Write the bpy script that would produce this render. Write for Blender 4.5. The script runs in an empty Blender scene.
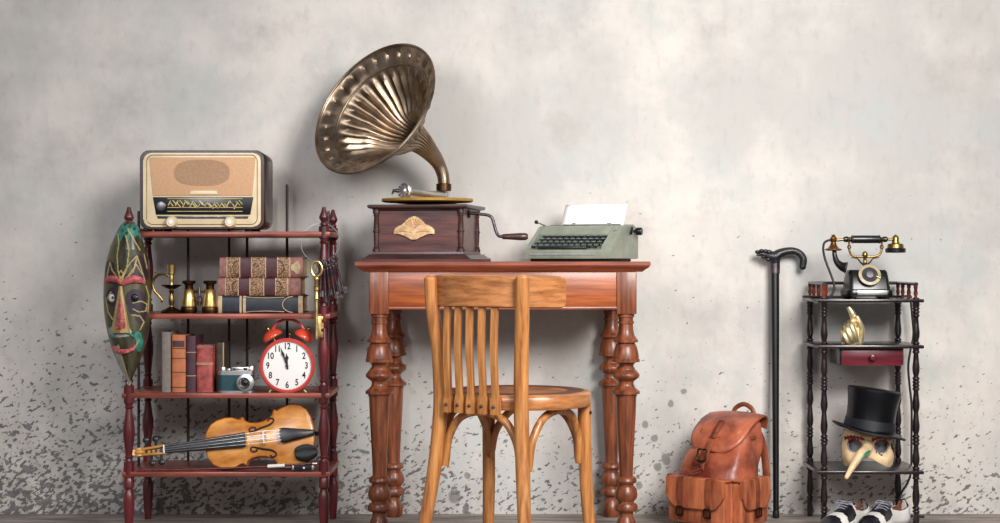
import bpy, bmesh, math, random
from mathutils import Vector, Matrix, Euler, noise
random.seed(7)
C = bpy.context.scene.collection
PI = math.pi
# measured camera: level, 5.3 m from the wall, 0.77 m high
F, D, H, CY = 1738.0, 5.3, 0.77, 261.5

class A:
    """real point at a measured distance from the camera, relative to an origin"""
    def __init__(s, px, d, z):
        s.d = d; s.o = Vector(((px-500)*d/F, d-D, z))
    def __call__(s, px, py, dd=0.0):
        d = s.d+dd
        return Vector(((px-500)*d/F-s.o.x, dd, H-(py-CY)*d/F-s.o.z))
def Wp(px, py, d):
    return Vector(((px-500)*d/F, d-D, H-(py-CY)*d/F))

# ---------------------------------------------------------------- materials
def nt_new(name):
    m = bpy.data.materials.new(name); m.use_nodes = True
    t = m.node_tree; b = t.nodes['Principled BSDF']
    return m, t, b
def node(t, typ, **kw):
    n = t.nodes.new(typ)
    for k, v in kw.items():
        if k in n.inputs: n.inputs[k].default_value = v
        else: setattr(n, k, v)
    return n
def rgb(c): return (c[0], c[1], c[2], 1)
def hexc(h):
    def l(v):
        v /= 255.0
        return v/12.92 if v <= .04045 else ((v+.055)/1.055)**2.4
    return tuple(l(int(h[i:i+2], 16)) for i in (0, 2, 4))
def mat(name, col, rough=.5, metal=0, var=.25, sc=30, bump=0, coat=0, bsc=None, col2=None, mapping=(1,1,1), lo=.35, hi=.65, sheen=0):
    if isinstance(col, str): col = hexc(col)
    if isinstance(col2, str): col2 = hexc(col2)
    m, t, b = nt_new(name)
    tc = node(t, 'ShaderNodeTexCoord'); mp = node(t, 'ShaderNodeMapping'); mp.inputs['Scale'].default_value = mapping
    t.links.new(tc.outputs['Object'], mp.inputs['Vector'])
    nz = node(t, 'ShaderNodeTexNoise', Scale=sc, Detail=5.0, Roughness=.6)
    t.links.new(mp.outputs['Vector'], nz.inputs['Vector'])
    cr = node(t, 'ShaderNodeValToRGB')
    a = tuple(max(0, c*(1-var)) for c in col); z = col2 if col2 else tuple(min(1, c*(1+var)) for c in col)
    cr.color_ramp.elements[0].position = lo; cr.color_ramp.elements[1].position = hi
    cr.color_ramp.elements[0].color = rgb(a); cr.color_ramp.elements[1].color = rgb(z)
    t.links.new(nz.outputs['Fac'], cr.inputs['Fac']); t.links.new(cr.outputs['Color'], b.inputs['Base Color'])
    b.inputs['Roughness'].default_value = rough; b.inputs['Metallic'].default_value = metal
    if coat: b.inputs['Coat Weight'].default_value = coat; b.inputs['Coat Roughness'].default_value = .15
    if sheen: b.inputs['Sheen Weight'].default_value = sheen
    if bump:
        n2 = node(t, 'ShaderNodeTexNoise', Scale=bsc or sc*3, Detail=4.0)
        t.links.new(mp.outputs['Vector'], n2.inputs['Vector'])
        bp = node(t, 'ShaderNodeBump', Strength=bump, Distance=.002)
        t.links.new(n2.outputs['Fac'], bp.inputs['Height']); t.links.new(bp.outputs['Normal'], b.inputs['Normal'])
    return m
def wood(name, dark, light, rough=.4, mapping=(60, 60, 4), sc=1.0, coat=.22, lo=.3, hi=.7):
    return mat(name, dark, rough, 0, 0, sc, .15, coat, sc*2, light, mapping, lo, hi)

M = {}
M['cherry']   = wood('dark red polished wood', '2e0c10', '742428', .35, (50, 50, 6))
M['shelfwood']= wood('reddish shelf board', '5c2219', 'a85440', .4, (6, 50, 50))
M['rod']      = mat('dark rod wood', '1f1416', .5)
M['oak']      = wood('orange brown desk wood', '451d10', '96532f', .4, (80, 80, 7), coat=.15)
M['oakh']     = wood('orange brown desk boards', '6a2a0f', 'b4602c', .4, (5, 70, 70), coat=.15)
M['oaktop']   = wood('brown desk top', '5e2416', 'a0563a', .4, (5, 60, 60))
M['beech']    = wood('honey bentwood', '8a4f24', 'd39253', .36, (90, 90, 7))
M['beechh']   = wood('honey bentwood crest', '7c4520', 'c98750', .34, (14, 14, 90))
M['seatw']    = mat('brown plywood seat', '5a3527', .35, var=.3, sc=12, coat=.3, mapping=(1, 4, 1))
M['walnut']   = wood('dark brown walnut', '2a1413', '6e3b31', .38, (6, 40, 55))
M['walnutd']  = wood('very dark walnut', '251312', '4f2f2c', .4, (8, 40, 50))
M['ebony']    = mat('near black turned wood', '0d0508', .3, var=.4, sc=40, coat=.3, col2='241018')
M['ebonyr']   = mat('red brown turned spindle', '4a1712', .3, var=.3, sc=40, coat=.4, col2='8a3a22')
M['drawer']   = wood('deep red drawer wood', '3c0a14', '6f1c2a', .3, (6, 40, 50))
M['brass']    = mat('aged brass', '8f7444', .36, 1, .4, 25, .1)
M['brassl']   = mat('bright brass', 'cfb274', .36, 1, .3, 35)
M['brassd']   = mat('dark tarnished brass', '4a3520', .4, 1, .4, 30)
M['gold']     = mat('pale gold', 'e8d6aa', .4, .9, .12, 60)
M['hornb']    = mat('tarnished bronze horn', '6b5a4a', .36, 1, .3, 11, .10, col2='bba48c', lo=.3, hi=.7)
M['silver']   = mat('nickel', 'cfccc8', .36, 1, .15, 40)
M['steel']    = mat('dull steel', '6b6668', .35, 1, .3, 40)
M['iron']     = mat('dark iron', '5a5054', .42, .9, .4, 60)
M['black']    = mat('black lacquer', '08090c', .33, 0, .3, 20, coat=.15)
M['blackm']   = mat('matt black', '101012', .55, 0, .4, 40)
M['cream']    = mat('cream plastic', 'd9c6a2', .35, 0, .08, 20)
M['creamd']   = mat('cream dial ring', 'a5987a', .4, 0, .25, 60)
M['bakelite'] = mat('dark brown bakelite', '1f0e0c', .28, 0, .3, 20, coat=.25, col2='3a1914')
M['cloth']    = mat('salmon speaker cloth', 'cba07a', .8, 0, .10, 220, .4, bsc=900)
M['dialink']  = mat('yellow dial print', 'c9b26a', .5, 0, .2, 60)
M['red']      = mat('red enamel', 'c23f38', .28, 0, .12, 20, coat=.4)
M['redorange']= mat('orange red enamel', 'd0482e', .28, 0, .15, 30, coat=.4)
M['white']    = mat('white dial', 'ece9e4', .5, 0, .03, 10)
M['paper']    = mat('white paper', 'f2efe9', .7, 0, .02, 10)
M['pages']    = mat('old paper edges', 'c4ad86', .8, 0, .25, 200, .3, mapping=(6, .3, .3))
M['ink']      = mat('black print', '141316', .5)
M['sage']     = mat('sage green enamel', '7f8577', .4, 0, .10, 20, .05, col2='8f9583')
M['keyc']     = mat('dark typewriter key', '1c2023', .3)
M['keyl']     = mat('grey key ring', 'b0b6b4', .3, .6)
M['teal']     = mat('teal leatherette', '1a444c', .55, 0, .25, 150, .5)
M['spruce']   = mat('amber violin varnish', 'be6c22', .3, 0, .2, 9, .03, .4, col2='eaa652', mapping=(.8, 2, 2.2))
M['spruced']  = mat('violin side varnish', '8a4516', .3, 0, .3, 20, coat=.4)
M['maple']    = mat('pale maple', 'c48c46', .4, 0, .25, 30)
M['ebf']      = mat('ebony fingerboard', '1b1a1e', .35, 0, .4, 30)
M['leather']  = mat('tan red leather', '7a3222', .42, 0, .35, 8, .45, col2='bd6747', bsc=90, coat=.1)
M['leatherd'] = mat('brown strap leather', '6e3420', .5, 0, .3, 20, .3, col2='8e4a30')
M['leatherp'] = mat('tan pocket leather', '843b24', .42, 0, .3, 9, .45, col2='c06f48', bsc=90, mapping=(3, 3, .6))
M['hat']      = mat('black silk hat', '040509', .36, 0, .3, 30)
M['hat'].node_tree.nodes['Principled BSDF'].inputs['Specular IOR Level'].default_value = .3
M['hatb']     = mat('dark hat ribbon', '0a0c14', .6, 0, .2, 60)
M['mcream']   = mat('cream painted mask', 'd2b58c', .45, 0, .2, 30, .1)
M['mred']     = mat('dark red paint', '6a1c1c', .5, 0, .3, 90)
M['mgreen']   = mat('green paint', '1f7a5e', .4, 0, .3, 90)
M['mgrey']    = mat('grey hollow', '77757a', .6)
M['lining']   = mat('brown shoe lining', '7a4a34', .6, 0, .25, 40)
M['sblack']   = mat('black shoe leather', '17171d', .3, 0, .2, 40, coat=.2)
M['swhite']   = mat('white shoe leather', 'd9d5d0', .4, 0, .06, 20)
M['olive']    = mat('olive brown mask wood', '27251a', .38, 0, .5, 9, .1, .3, col2='5c573a', mapping=(5, 1, .8))
M['purple']   = mat('dark plum paint', '2f1f2b', .45, 0, .4, 30)
M['yline']    = mat('yellow ochre line paint', 'a8945c', .5, 0, .2, 60)
M['pred']     = mat('carmine paint', 'a83a42', .45, 0, .3, 90, col2='c86a66')
M['pgreen']   = mat('jade paint', '2a7566', .45, 0, .4, 50)
M['pwhite']   = mat('chalky grey paint', '9a9a8e', .5, 0, .4, 40, mapping=(6, 1, .5))
M['bgrey']    = mat('grey book cloth', '7b716a', .8, 0, .15, 120, .3)
M['btan']     = mat('orange tan book leather', 'b0673f', .55, 0, .25, 30, .2)
M['bplum']    = mat('plum book leather', '43252f', .5, 0, .3, 30, .2)
M['bred']     = mat('worn red book leather', '8a3030', .55, 0, .35, 35, .3, col2='b5564e')
M['bolive']   = mat('olive black book cover', '3c3222', .6, 0, .5, 60, .2)
M['bmaroon']  = mat('dark maroon book leather', '451a20', .5, 0, .3, 40, .2)
M['bgilt']    = mat('ornate gilt pattern', '4a2a24', .5, .2, .3, 300, .3, col2='b48d66', lo=.42, hi=.6)
M['bpink']    = mat('faded pink brown leather', '8a5a52', .55, 0, .3, 60, .2)
M['bnavy']    = mat('dark slate book cloth', '20252f', .5, 0, .3, 40, .1)
M['btanc']    = mat('cream book corner', 'b39a78', .6, 0, .25, 50)
M['lace']     = mat('shoe lace grey', '8a8a92', .6)

def wall_material():
    m, t, b = nt_new('speckled grey plaster'); L = t.links.new
    tc = node(t, 'ShaderNodeTexCoord'); ob = tc.outputs['Object']
    sx = node(t, 'ShaderNodeSeparateXYZ'); L(ob, sx.inputs[0])
    def mth(op, a, b_=None, clamp=False):
        n = node(t, 'ShaderNodeMath', operation=op, use_clamp=clamp)
        for i, v in enumerate((a, b_)):
            if v is None: continue
            if isinstance(v, (int, float)): n.inputs[i].default_value = v
            else: L(v, n.inputs[i])
        return n.outputs[0]
    def mapr(v, a, b_, c, d_, smooth=True):
        n = node(t, 'ShaderNodeMapRange'); n.interpolation_type = 'SMOOTHSTEP' if smooth else 'LINEAR'
        L(v, n.inputs[0])
        for i, q in enumerate((a, b_, c, d_)):
            if isinstance(q, (int, float)): n.inputs[i+1].default_value = q
            else: L(q, n.inputs[i+1])
        return n.outputs[0]
    def nz(scale, detail, rough, mp=(1, 1, 1), loc=(0, 0, 0)):
        p = node(t, 'ShaderNodeMapping'); p.inputs['Scale'].default_value = mp; p.inputs['Location'].default_value = loc
        L(ob, p.inputs[0])
        n = node(t, 'ShaderNodeTexNoise', Scale=scale, Detail=detail, Roughness=rough); L(p.outputs[0], n.inputs['Vector'])
        return n.outputs['Fac']
    def mix(f, a, b_):
        n = node(t, 'ShaderNodeMix', data_type='RGBA')
        L(f, n.inputs[0])
        for i, v in ((6, a), (7, b_)):
            if isinstance(v, tuple): n.inputs[i].default_value = rgb(v)
            else: L(v, n.inputs[i])
        return n.outputs[2]
    x, z = sx.outputs[0], sx.outputs[2]
    base = mix(mapr(nz(1.3, 7, .62), .40, .60, 0, 1), hexc('b9b6b1'), hexc('d4cdc5'))
    base = mix(mapr(nz(2.3, 6, .65, loc=(5, 0, 3)), .48, .66, 0, .6), base, hexc('b2b8b4'))
    base = mix(mapr(nz(3.5, 8, .7, loc=(9, 0, 1)), .5, .72, 0, .5), base, hexc('a59c97'))
    base = mix(mapr(nz(40, 4, .6, (1, 1, .5)), .5, .75, 0, .22), base, hexc('9a938d'))
    # mottled grime towards the skirting, heavier on the left side of the wall
    left = mapr(x, .35, -1.3, 0, 1)
    big = nz(3.2, 4, .6, loc=(2, 0, 7))
    hgt = mth('ADD', z, mth('MULTIPLY', mth('SUBTRACT', big, .5), .55))
    hgt = mth('SUBTRACT', hgt, mth('SUBTRACT', mth('MULTIPLY', left, .27), .08))
    thr = mapr(hgt, -.22, .62, .50, .715, False)
    thr2 = mth('ADD', thr, .035)
    sp1 = mapr(nz(34, 3, .55, (.75, 1, 1.15)), mth('ADD', thr, .02), mth('ADD', thr, .06), 0, .7)
    p3 = node(t, 'ShaderNodeMapping'); p3.inputs['Rotation'].default_value = (0, .5, 0); L(ob, p3.inputs[0])
    p4 = node(t, 'ShaderNodeMapping'); p4.inputs['Scale'].default_value = (.62, 1, 1.1); L(p3.outputs[0], p4.inputs[0])
    n4 = node(t, 'ShaderNodeTexNoise', Scale=78, Detail=2.5, Roughness=.55); L(p4.outputs[0], n4.inputs['Vector'])
    sp2 = mapr(n4.outputs['Fac'], mth('SUBTRACT', thr, .025), mth('ADD', thr, .025), 0, .8)
    sp = mth('MAXIMUM', sp1, sp2)
    fade = mapr(z, .75, 1.15, 1, .0)
    sp = mth('MULTIPLY', sp, fade)
    grime = mth('MULTIPLY', mapr(hgt, .30, -.25, 0, 1), mapr(nz(14, 5, .65), .35, .65, .05, .55))
    base = mix(grime, base, hexc('7d7670'))
    base = mix(sp, base, hexc('433f42'))
    # isolated larger round stains and pits
    p = node(t, 'ShaderNodeMapping'); p.inputs['Scale'].default_value = (11, 1, 13); L(ob, p.inputs[0])
    ds = node(t, 'ShaderNodeTexNoise', Scale=3.0, Detail=2.0); L(p.outputs[0], ds.inputs['Vector'])
    sd = node(t, 'ShaderNodeSeparateXYZ'); L(ds.outputs['Color'], sd.inputs[0])
    jx = mth('ADD', x, mth('MULTIPLY', mth('SUBTRACT', sd.outputs[0], .5), .016))
    jz = mth('ADD', z, mth('MULTIPLY', mth('SUBTRACT', sd.outputs[1], .5), .016))
    st = None
    for sx_, sz_, sr_ in ((.521, .338, .010), (.443, .273, .010), (.560, .373, .008), (.470, .230, .011), (.506, .168, .015), (.482, .143, .013), (.424, .088, .011), (-.138, .052, .019), (-.100, .118, .010), (-1.13, .29, .017), (-1.22, .18, .013), (.30, .06, .012)):
        dx_, dz_ = mth('SUBTRACT', jx, sx_), mth('SUBTRACT', jz, sz_)
        d_ = mth('SQRT', mth('ADD', mth('MULTIPLY', dx_, dx_), mth('MULTIPLY', mth('MULTIPLY', dz_, dz_), .8)))
        q_ = mapr(d_, sr_*.75, sr_*1.2, .62, 0)
        st = q_ if st is None else mth('MAXIMUM', st, q_)
    base = mix(st, base, hexc('59534f'))
    L(base, b.inputs['Base Color']); b.inputs['Roughness'].default_value = .85
    bp = node(t, 'ShaderNodeBump', Strength=.25, Distance=.004); L(mth('SUBTRACT', nz(30, 6, .65), sp), bp.inputs['Height'])
    L(bp.outputs[0], b.inputs['Normal'])
    return m

# ---------------------------------------------------------------- mesh builder
def cr(pts, n=6, closed=False):
    P = [Vector(p) for p in pts]; out = []
    m = len(P); rng = m if closed else m-1
    for i in range(rng):
        if closed: a, b, c, d = P[(i-1) % m], P[i], P[(i+1) % m], P[(i+2) % m]
        else: a, b, c, d = P[max(i-1, 0)], P[i], P[i+1], P[min(i+2, m-1)]
        for k in range(n):
            u = k/n
            out.append(.5*((2*b)+(-a+c)*u+(2*a-5*b+4*c-d)*u*u+(-a+3*b-3*c+d)*u**3))
    if not closed: out.append(P[-1].copy())
    return out
def lerp_tab(tab, x):
    if x <= tab[0][0]: return tab[0][1]
    for (a, p), (b, q) in zip(tab, tab[1:]):
        if x <= b:
            u = (x-a)/(b-a) if b > a else 0
            return p+(q-p)*u
    return tab[-1][1]
def smooth_tab(tab, x):
    """catmull-rom through a table"""
    if x <= tab[0][0]: return tab[0][1]
    for i in range(len(tab)-1):
        a, b = tab[i], tab[i+1]
        if x <= b[0]:
            u = (x-a[0])/(b[0]-a[0])
            m0 = (b[1]-tab[i-1][1])/(b[0]-tab[i-1][0])*(b[0]-a[0]) if i > 0 else b[1]-a[1]
            m1 = (tab[i+2][1]-a[1])/(tab[i+2][0]-a[0])*(b[0]-a[0]) if i+2 < len(tab) else b[1]-a[1]
            return (2*u**3-3*u*u+1)*a[1]+(u**3-2*u*u+u)*m0+(-2*u**3+3*u*u)*b[1]+(u**3-u*u)*m1
    return tab[-1][1]
def rrect(x0, z0, x1, z1, r, n=6):
    o = []
    for cx, cz, a0 in ((x1-r, z1-r, 0), (x0+r, z1-r, 90), (x0+r, z0+r, 180), (x1-r, z0+r, 270)):
        for k in range(n+1):
            a = math.radians(a0+90*k/n); o.append((cx+r*math.cos(a), cz+r*math.sin(a)))
    return o
def ell(cx, cz, rx, rz, n=32):
    return [(cx+rx*math.cos(2*PI*k/n), cz+rz*math.sin(2*PI*k/n)) for k in range(n)]

class MB:
    def __init__(s, M=None):
        s.bm = bmesh.new(); s.M = M or Matrix()
    def v(s, co): return s.bm.verts.new(s.M @ Vector(co))
    def f(s, vs, mi=0):
        try: fc = s.bm.faces.new(vs); fc.material_index = mi; return fc
        except ValueError: return None
    def box(s, c, size, r=0, R=None, mi=0, seg=2):
        old = set(s.bm.faces)
        Mx = s.M @ Matrix.Translation(c) @ (R.to_4x4() if R else Matrix()) @ Matrix.Diagonal((*size, 1))
        g = bmesh.ops.create_cube(s.bm, size=1, matrix=Mx)
        if r:
            es = list({e for v in g['verts'] for e in v.link_edges})
            bmesh.ops.bevel(s.bm, geom=es, offset=r, segments=seg, profile=.5, affect='EDGES')
        for fc in s.bm.faces:
            if fc not in old: fc.material_index = mi
        return s
    def lathe(s, prof, seg=24, T=None, mi=0):
        """prof: (z, r) along the local Z of T"""
        T = T or Matrix(); rings = []
        for z, r in prof:
            if r < 1e-6: rings.append([s.v(T @ Vector((0, 0, z)))])
            else: rings.append([s.v(T @ Vector((r*math.cos(2*PI*k/seg), r*math.sin(2*PI*k/seg), z))) for k in range(seg)])
        s.skin(rings, mi, True)
        return s
    def skin(s, rings, mi=0, cap=True, closed=True):
        for a, b in zip(rings, rings[1:]):
            na, nb = len(a), len(b)
            if na == 1 and nb == 1: continue
            n = max(na, nb)
            for k in range(n if closed else n-1):
                k2 = (k+1) % n
                if na == 1: s.f((a[0], b[k2], b[k]), mi)
                elif nb == 1: s.f((a[k], a[k2], b[0]), mi)
                else: s.f((a[k], a[k2], b[k2], b[k]), mi)
        if cap:
            if len(rings[0]) > 2: s.f(list(reversed(rings[0])), mi)
            if len(rings[-1]) > 2: s.f(rings[-1], mi)
    def tube(s, pts, rad, seg=10, closed=False, mi=0, flat=1.0, up=None):
        P = [Vector(p) for p in pts]; n = len(P)
        if not isinstance(rad, (list, tuple)): rad = [rad]*n
        elif len(rad) != n:
            m = len(rad)-1
            rad = [rad[min(int(i/(n-1)*m), m-1)]+(rad[min(int(i/(n-1)*m), m-1)+1]-rad[min(int(i/(n-1)*m), m-1)])*(i/(n-1)*m-min(int(i/(n-1)*m), m-1)) for i in range(n)]
        T = []
        for i in range(n):
            a = P[(i-1) % n] if closed or i > 0 else P[i]; b = P[(i+1) % n] if closed or i < n-1 else P[i]
            T.append((b-a).normalized())
        u = Vector(up) if up else (Vector((0, 0, 1)) if abs(T[0].z) < .9 else Vector((0, 1, 0)))
        u = (u-T[0]*u.dot(T[0])).normalized(); rings = []
        for i in range(n):
            u = (u-T[i]*u.dot(T[i])).normalized(); w = T[i].cross(u)
            rings.append([s.v(P[i]+(u*math.cos(2*PI*k/seg)*flat+w*math.sin(2*PI*k/seg))*rad[i]) for k in range(seg)])
        if closed: rings.append(rings[0])
        s.skin(rings, mi, not closed)
        return s
    def prism(s, out, y0, y1, r=0, mi=0, T=None):
        """outline in local x,z swept from y0 (front) to y1"""
        T = T or Matrix(); old = set(s.bm.faces)
        a = [s.v(T @ Vector((x, y0, z))) for x, z in out]; b = [s.v(T @ Vector((x, y1, z))) for x, z in out]
        f1 = s.f(a, mi); s.f(list(reversed(b)), mi); n = len(a)
        for k in range(n): s.f((a[k], b[k], b[(k+1) % n], a[(k+1) % n]), mi)
        if r:
            bmesh.ops.bevel(s.bm, geom=list(f1.edges), offset=r, segments=2, profile=.5, affect='EDGES')
            for fc in s.bm.faces:
                if fc not in old: fc.material_index = mi
        return s
    def ball(s, c, r, sx=1, sy=1, sz=1, mi=0, n=14):
        prof = [(-math.cos(PI*k/n), math.sin(PI*k/n) if 0 < k < n else 0) for k in range(n+1)]
        return s.lathe(prof, n*2, Matrix.Translation(c) @ Matrix.Diagonal((r*sx, r*sy, r*sz, 1)), mi)
    def torus(s, c, R, r, axis='Y', n=32, seg=8, mi=0, T=None):
        pts = []
        for k in range(n):
            a = 2*PI*k/n; p = Vector((R*math.cos(a), 0, R*math.sin(a)))
            if axis == 'Z': p = Vector((R*math.cos(a), R*math.sin(a), 0))
            if axis == 'X': p = Vector((0, R*math.cos(a), R*math.sin(a)))
            if T: p = T @ p
            pts.append(p+Vector(c))
        return s.tube(pts, r, seg, True, mi)
    def loft(s, secs, mi=0, cap=True):
        s.skin([[s.v(p) for p in sec] for sec in secs], mi, cap); return s
    def grid(s, rows, mi=0, fn=None, close=False):
        R = [[s.v(p) for p in r] for r in rows]
        for i in range(len(R)-1):
            for j in range(len(R[0])-1):
                k = fn(i, j) if fn else mi
                if k is not None: s.f((R[i][j], R[i][j+1], R[i+1][j+1], R[i+1][j]), k)
        return s
    def build(s, name, mats, parent=None, angle=38, solid=0, sub=0, remesh=0, moff=0, fix=True, soff=-1, smoothit=0):
        bm = s.bm
        if fix: bmesh.ops.recalc_face_normals(bm, faces=bm.faces)
        me = bpy.data.meshes.new(name); bm.to_mesh(me); bm.free()
        for m in (mats if isinstance(mats, (list, tuple)) else [mats]): me.materials.append(M[m] if isinstance(m, str) else m)
        me.polygons.foreach_set('use_smooth', [True]*len(me.polygons))
        if angle: me.set_sharp_from_angle(angle=math.radians(angle))
        o = bpy.data.objects.new(name, me); C.objects.link(o)
        if parent: o.parent = parent
        if remesh:
            md = o.modifiers.new('r', 'REMESH'); md.mode = 'VOXEL'; md.voxel_size = remesh; md.use_smooth_shade = True
            if smoothit:
                ms = o.modifiers.new('s', 'SMOOTH'); ms.iterations = smoothit; ms.factor = .5
        if solid:
            md = o.modifiers.new('t', 'SOLIDIFY'); md.thickness = solid; md.offset = soff
            if moff: md.material_offset = moff; md.material_offset_rim = 0
        if sub:
            md = o.modifiers.new('u', 'SUBSURF'); md.levels = sub; md.render_levels = sub
        return o

def tag(o, label, cat, group=None):
    o['label'] = label; o['category'] = cat
    if group: o['group'] = group
    return o
def thing(name, label, cat, loc=(0, 0, 0), rotz=0, group=None, rot=None):
    o = bpy.data.objects.new(name, None); C.objects.link(o); o.empty_display_size = .05
    o.location = loc; o.rotation_euler = rot if rot else (0, 0, rotz)
    return tag(o, label, cat, group)
def inv(root):
    return (Matrix.Translation(root.location) @ root.rotation_euler.to_matrix().to_4x4()).inverted()
def copy_thing(root, loc, label, rot=None):
    r = root.copy(); C.objects.link(r); r.location = loc; r['label'] = label
    if rot: r.rotation_euler = rot
    for ch in list(root.children):
        c = ch.copy(); C.objects.link(c); c.parent = r
        for g in list(ch.children):
            d = g.copy(); C.objects.link(d); d.parent = c
    return r
def text_bm(mb, body, size, T, depth=.0004, mi=0):
    cu = bpy.data.curves.new('t', 'FONT'); cu.body = body; cu.size = size; cu.align_x = 'CENTER'; cu.align_y = 'CENTER'
    cu.extrude = depth; cu.offset = size*.018
    o = bpy.data.objects.new('t', cu); C.objects.link(o); bpy.context.view_layer.update()
    me = bpy.data.meshes.new_from_object(o.evaluated_get(bpy.context.evaluated_depsgraph_get()))
    bpy.data.objects.remove(o)
    vs = [mb.v(T @ v.co) for v in me.vertices]
    for p in me.polygons: mb.f([vs[i] for i in p.vertices], mi)
    bpy.data.meshes.remove(me)
RX90 = Matrix.Rotation(PI/2, 4, 'X')     # local XY text -> facing -Y, up +Z
def Ydir(c, s=1):                        # lathe axis pointing towards the camera side (-Y)
    return Matrix.Translation(c) @ Matrix.Rotation(PI/2, 4, 'X')

# ---------------------------------------------------------------- setting
w = MB(); w.box((0, .05, 1.5), (9, .1, 3.4))
o = w.build('wall_back', wall_material()); o['kind'] = 'structure'
M['floor'] = mat('worn grey brown floor', '7a6f68', .75, 0, .3, 6, .3, col2='a89c92', mapping=(.6, 4, 1))
w = MB(); w.box((0, -4, -.05), (9, 8, .1))
o = w.build('floor', M['floor']); o['kind'] = 'structure'

# ---------------------------------------------------------------- whatnot bookcase
dF = 4.93; SF = dF/F
def zf(y): return H-(y-CY)*SF
root = thing('bookshelf', 'four tier dark red shelf stand with turned posts holding radio, books and violin', 'shelf', (-.776, -.2365, 0))
def vase(y0, y1, R=5.6):
    Lq = y1-y0
    return [(y0, 5.2), (y0+1, 3.8), (y0+3, 3.4), (y0+4.5, 4.7), (y0+6, 3.2), (y0+.22*Lq, 3.9), (y0+.42*Lq, R), (y0+.55*Lq, R), (y0+.78*Lq, 4.0), (y1-7, 3.3),
            (y1-5, 4.7), (y1-3.5, 3.3), (y1-1, 3.8), (y1, 5.2)]
prof = [(206.5, 0), (207.2, 1.6), (212, 3.0), (216.5, 4.8), (218, 4.9), (219.5, 4.2), (222, 2.7), (223, 3.7), (224.5, 3.9), (225.5, 3.2), (226.5, 5.1), (237, 5.2)]
prof += vase(238, 307)+[(308, 5.2), (321, 5.2)]+vase(322, 386)+[(387, 5.2), (402, 5.2)]+vase(403, 462, 5.8)
prof += [(463, 5.2), (474, 5.3), (475, 4.4), (477, 4.2), (478.5, 5.2), (487, 5.2), (488.5, 3.8), (491, 3.9), (494, 5.4), (502, 5.6), (518, 4.6), (CY+H/SF, 3.4)]
prof = [(zf(y), r*SF) for y, r in prof][::-1]
for x, y in ((-.2766, -.1335), (.2766, -.1335), (-.2766, .1335), (.2766, .1335)):
    MB().lathe(prof, 20, Matrix.Translation((x, y, 0))).build('post', 'cherry', root)
SH = [zf(231.5), zf(313.5), zf(392.6), zf(471.2)]
for z in SH:
    m = MB(); m.box((0, 0, z-.0075), (.59, .294, .015), .004)
    m.build('shelf', 'shelfwood', root)
for px in (188, 229, 247, 287):
    x = (px-500)*5.19/F+.776
    m = MB(); m.lathe([(SH[3], .0042), (.995, .0042), (1.0, .003)], 10, Matrix.Translation((x, .1285, 0))); m.build('back_rod', 'rod', root)
for sx in (-.2766, .2766):
    m = MB(); m.lathe([(SH[3], .004), (.912, .004), (.917, .003)], 10, Matrix.Translation((sx, .0, 0))); m.build('side_rod', 'rod', root)
    m = MB(); m.tube([(sx, -.1335, zf(229)), (sx, .1335, zf(229))], .005, 8); m.build('side_rail', 'cherry', root)

# ---------------------------------------------------------------- radio
a = A(202, 4.95, SH[0]); root = thing('radio', 'vintage brown table radio with cream front and salmon speaker cloth', 'radio', a.o)
def out(pts): return [(a(x, y).x, a(x, y).z) for x, y in pts]
p0 = a(139.5, 229.5); p1 = a(265, 150.5)
o_ = rrect(p0.x, .006, p1.x, p1.z, .026, 8)
zt = p1.z; o_ = [(x, z+(.004*math.cos((x-(p0.x+p1.x)/2)/.18*PI/2) if z > zt*.5 else 0)) for x, z in o_]
secs = []
for y, k in ((0, .985), (.004, 1), (.19, .985), (.2, .94)):
    cx, cz = (p0.x+p1.x)/2, p1.z*.5
    secs.append([(cx+(x-cx)*k, y, cz+(z-cz)*k) for x, z in o_])
MB().loft(secs).build('cabinet', 'bakelite', root)
for sx in (-.13, .13):
    for y in (.03, .17): MB().lathe([(0, .012), (.012, .014)], 16, Matrix.Translation((sx, y, 0))).build('foot', 'blackm', root)
q0 = a(143.6, 227); q1 = a(261, 153)
bez = MB().prism(rrect(q0.x, q0.z, q1.x, q1.z, .022, 8), -.006, .002, .003).build('bezel', 'cream', root)
inner = rrect(*a(147.2, 224.5).xz, *a(257.6, 155.2).xz, .018, 8)
m = MB(); m.tube([(x, -.0062, z) for x, z in inner], .0011, 6, True); m.build('gilt_trim', 'brass', bez)
clo = out([(149.8, 157.5), (153.6, 195.8), (252.6, 195.8), (255.8, 157.5)])
MB().prism(clo, -.0085, -.005, .001).build('speaker_cloth', 'cloth', root)
M['grille'] = mat('perforated speaker oval', 'a37c5e', .8, 0, .2, 500, .6, bsc=800, col2='c09a78')
gc = a(202.5, 172.8)
MB().prism([(gc.x+.079*math.copysign(abs(math.cos(q))**.72, math.cos(q)), gc.z+.037*math.copysign(abs(math.sin(q))**.8, math.sin(q))) for q in [2*PI*k_/64 for k_ in range(64)]], -.0095, -.008, .0006).build('speaker_grille', 'grille', root)
MB().prism(out([(190, 194.6), (191.5, 190.8), (217, 190.8), (218.5, 194.6)]), -.0115, -.007, .001).build('name_bar', 'cream', root)
dial = MB().prism(out([(153.4, 197.2), (156.5, 214.8), (250.6, 214.8), (253.8, 197.2)]), -.008, -.005, .0008).build('dial', 'black', root)
m = MB(); rnd = random.Random(3)
for k in range(30):
    x = 170+k*2.45; y = 199+rnd.random()*4
    c = a(x, y); m.box((c.x, -.0084, c.z-.009), (.0014+.002*rnd.random(), .001, .012+.008*rnd.random()), R=Matrix.Rotation(-.7 if k % 3 else .5, 3, 'Y'))
for y in (198.7, 207.5, 211.4):
    c, e = a(168, y), a(243, y); m.box(((c.x+e.x)/2, -.0084, c.z), (e.x-c.x, .001, .0016))
m.build('dial_markings', 'dialink', dial)
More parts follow.
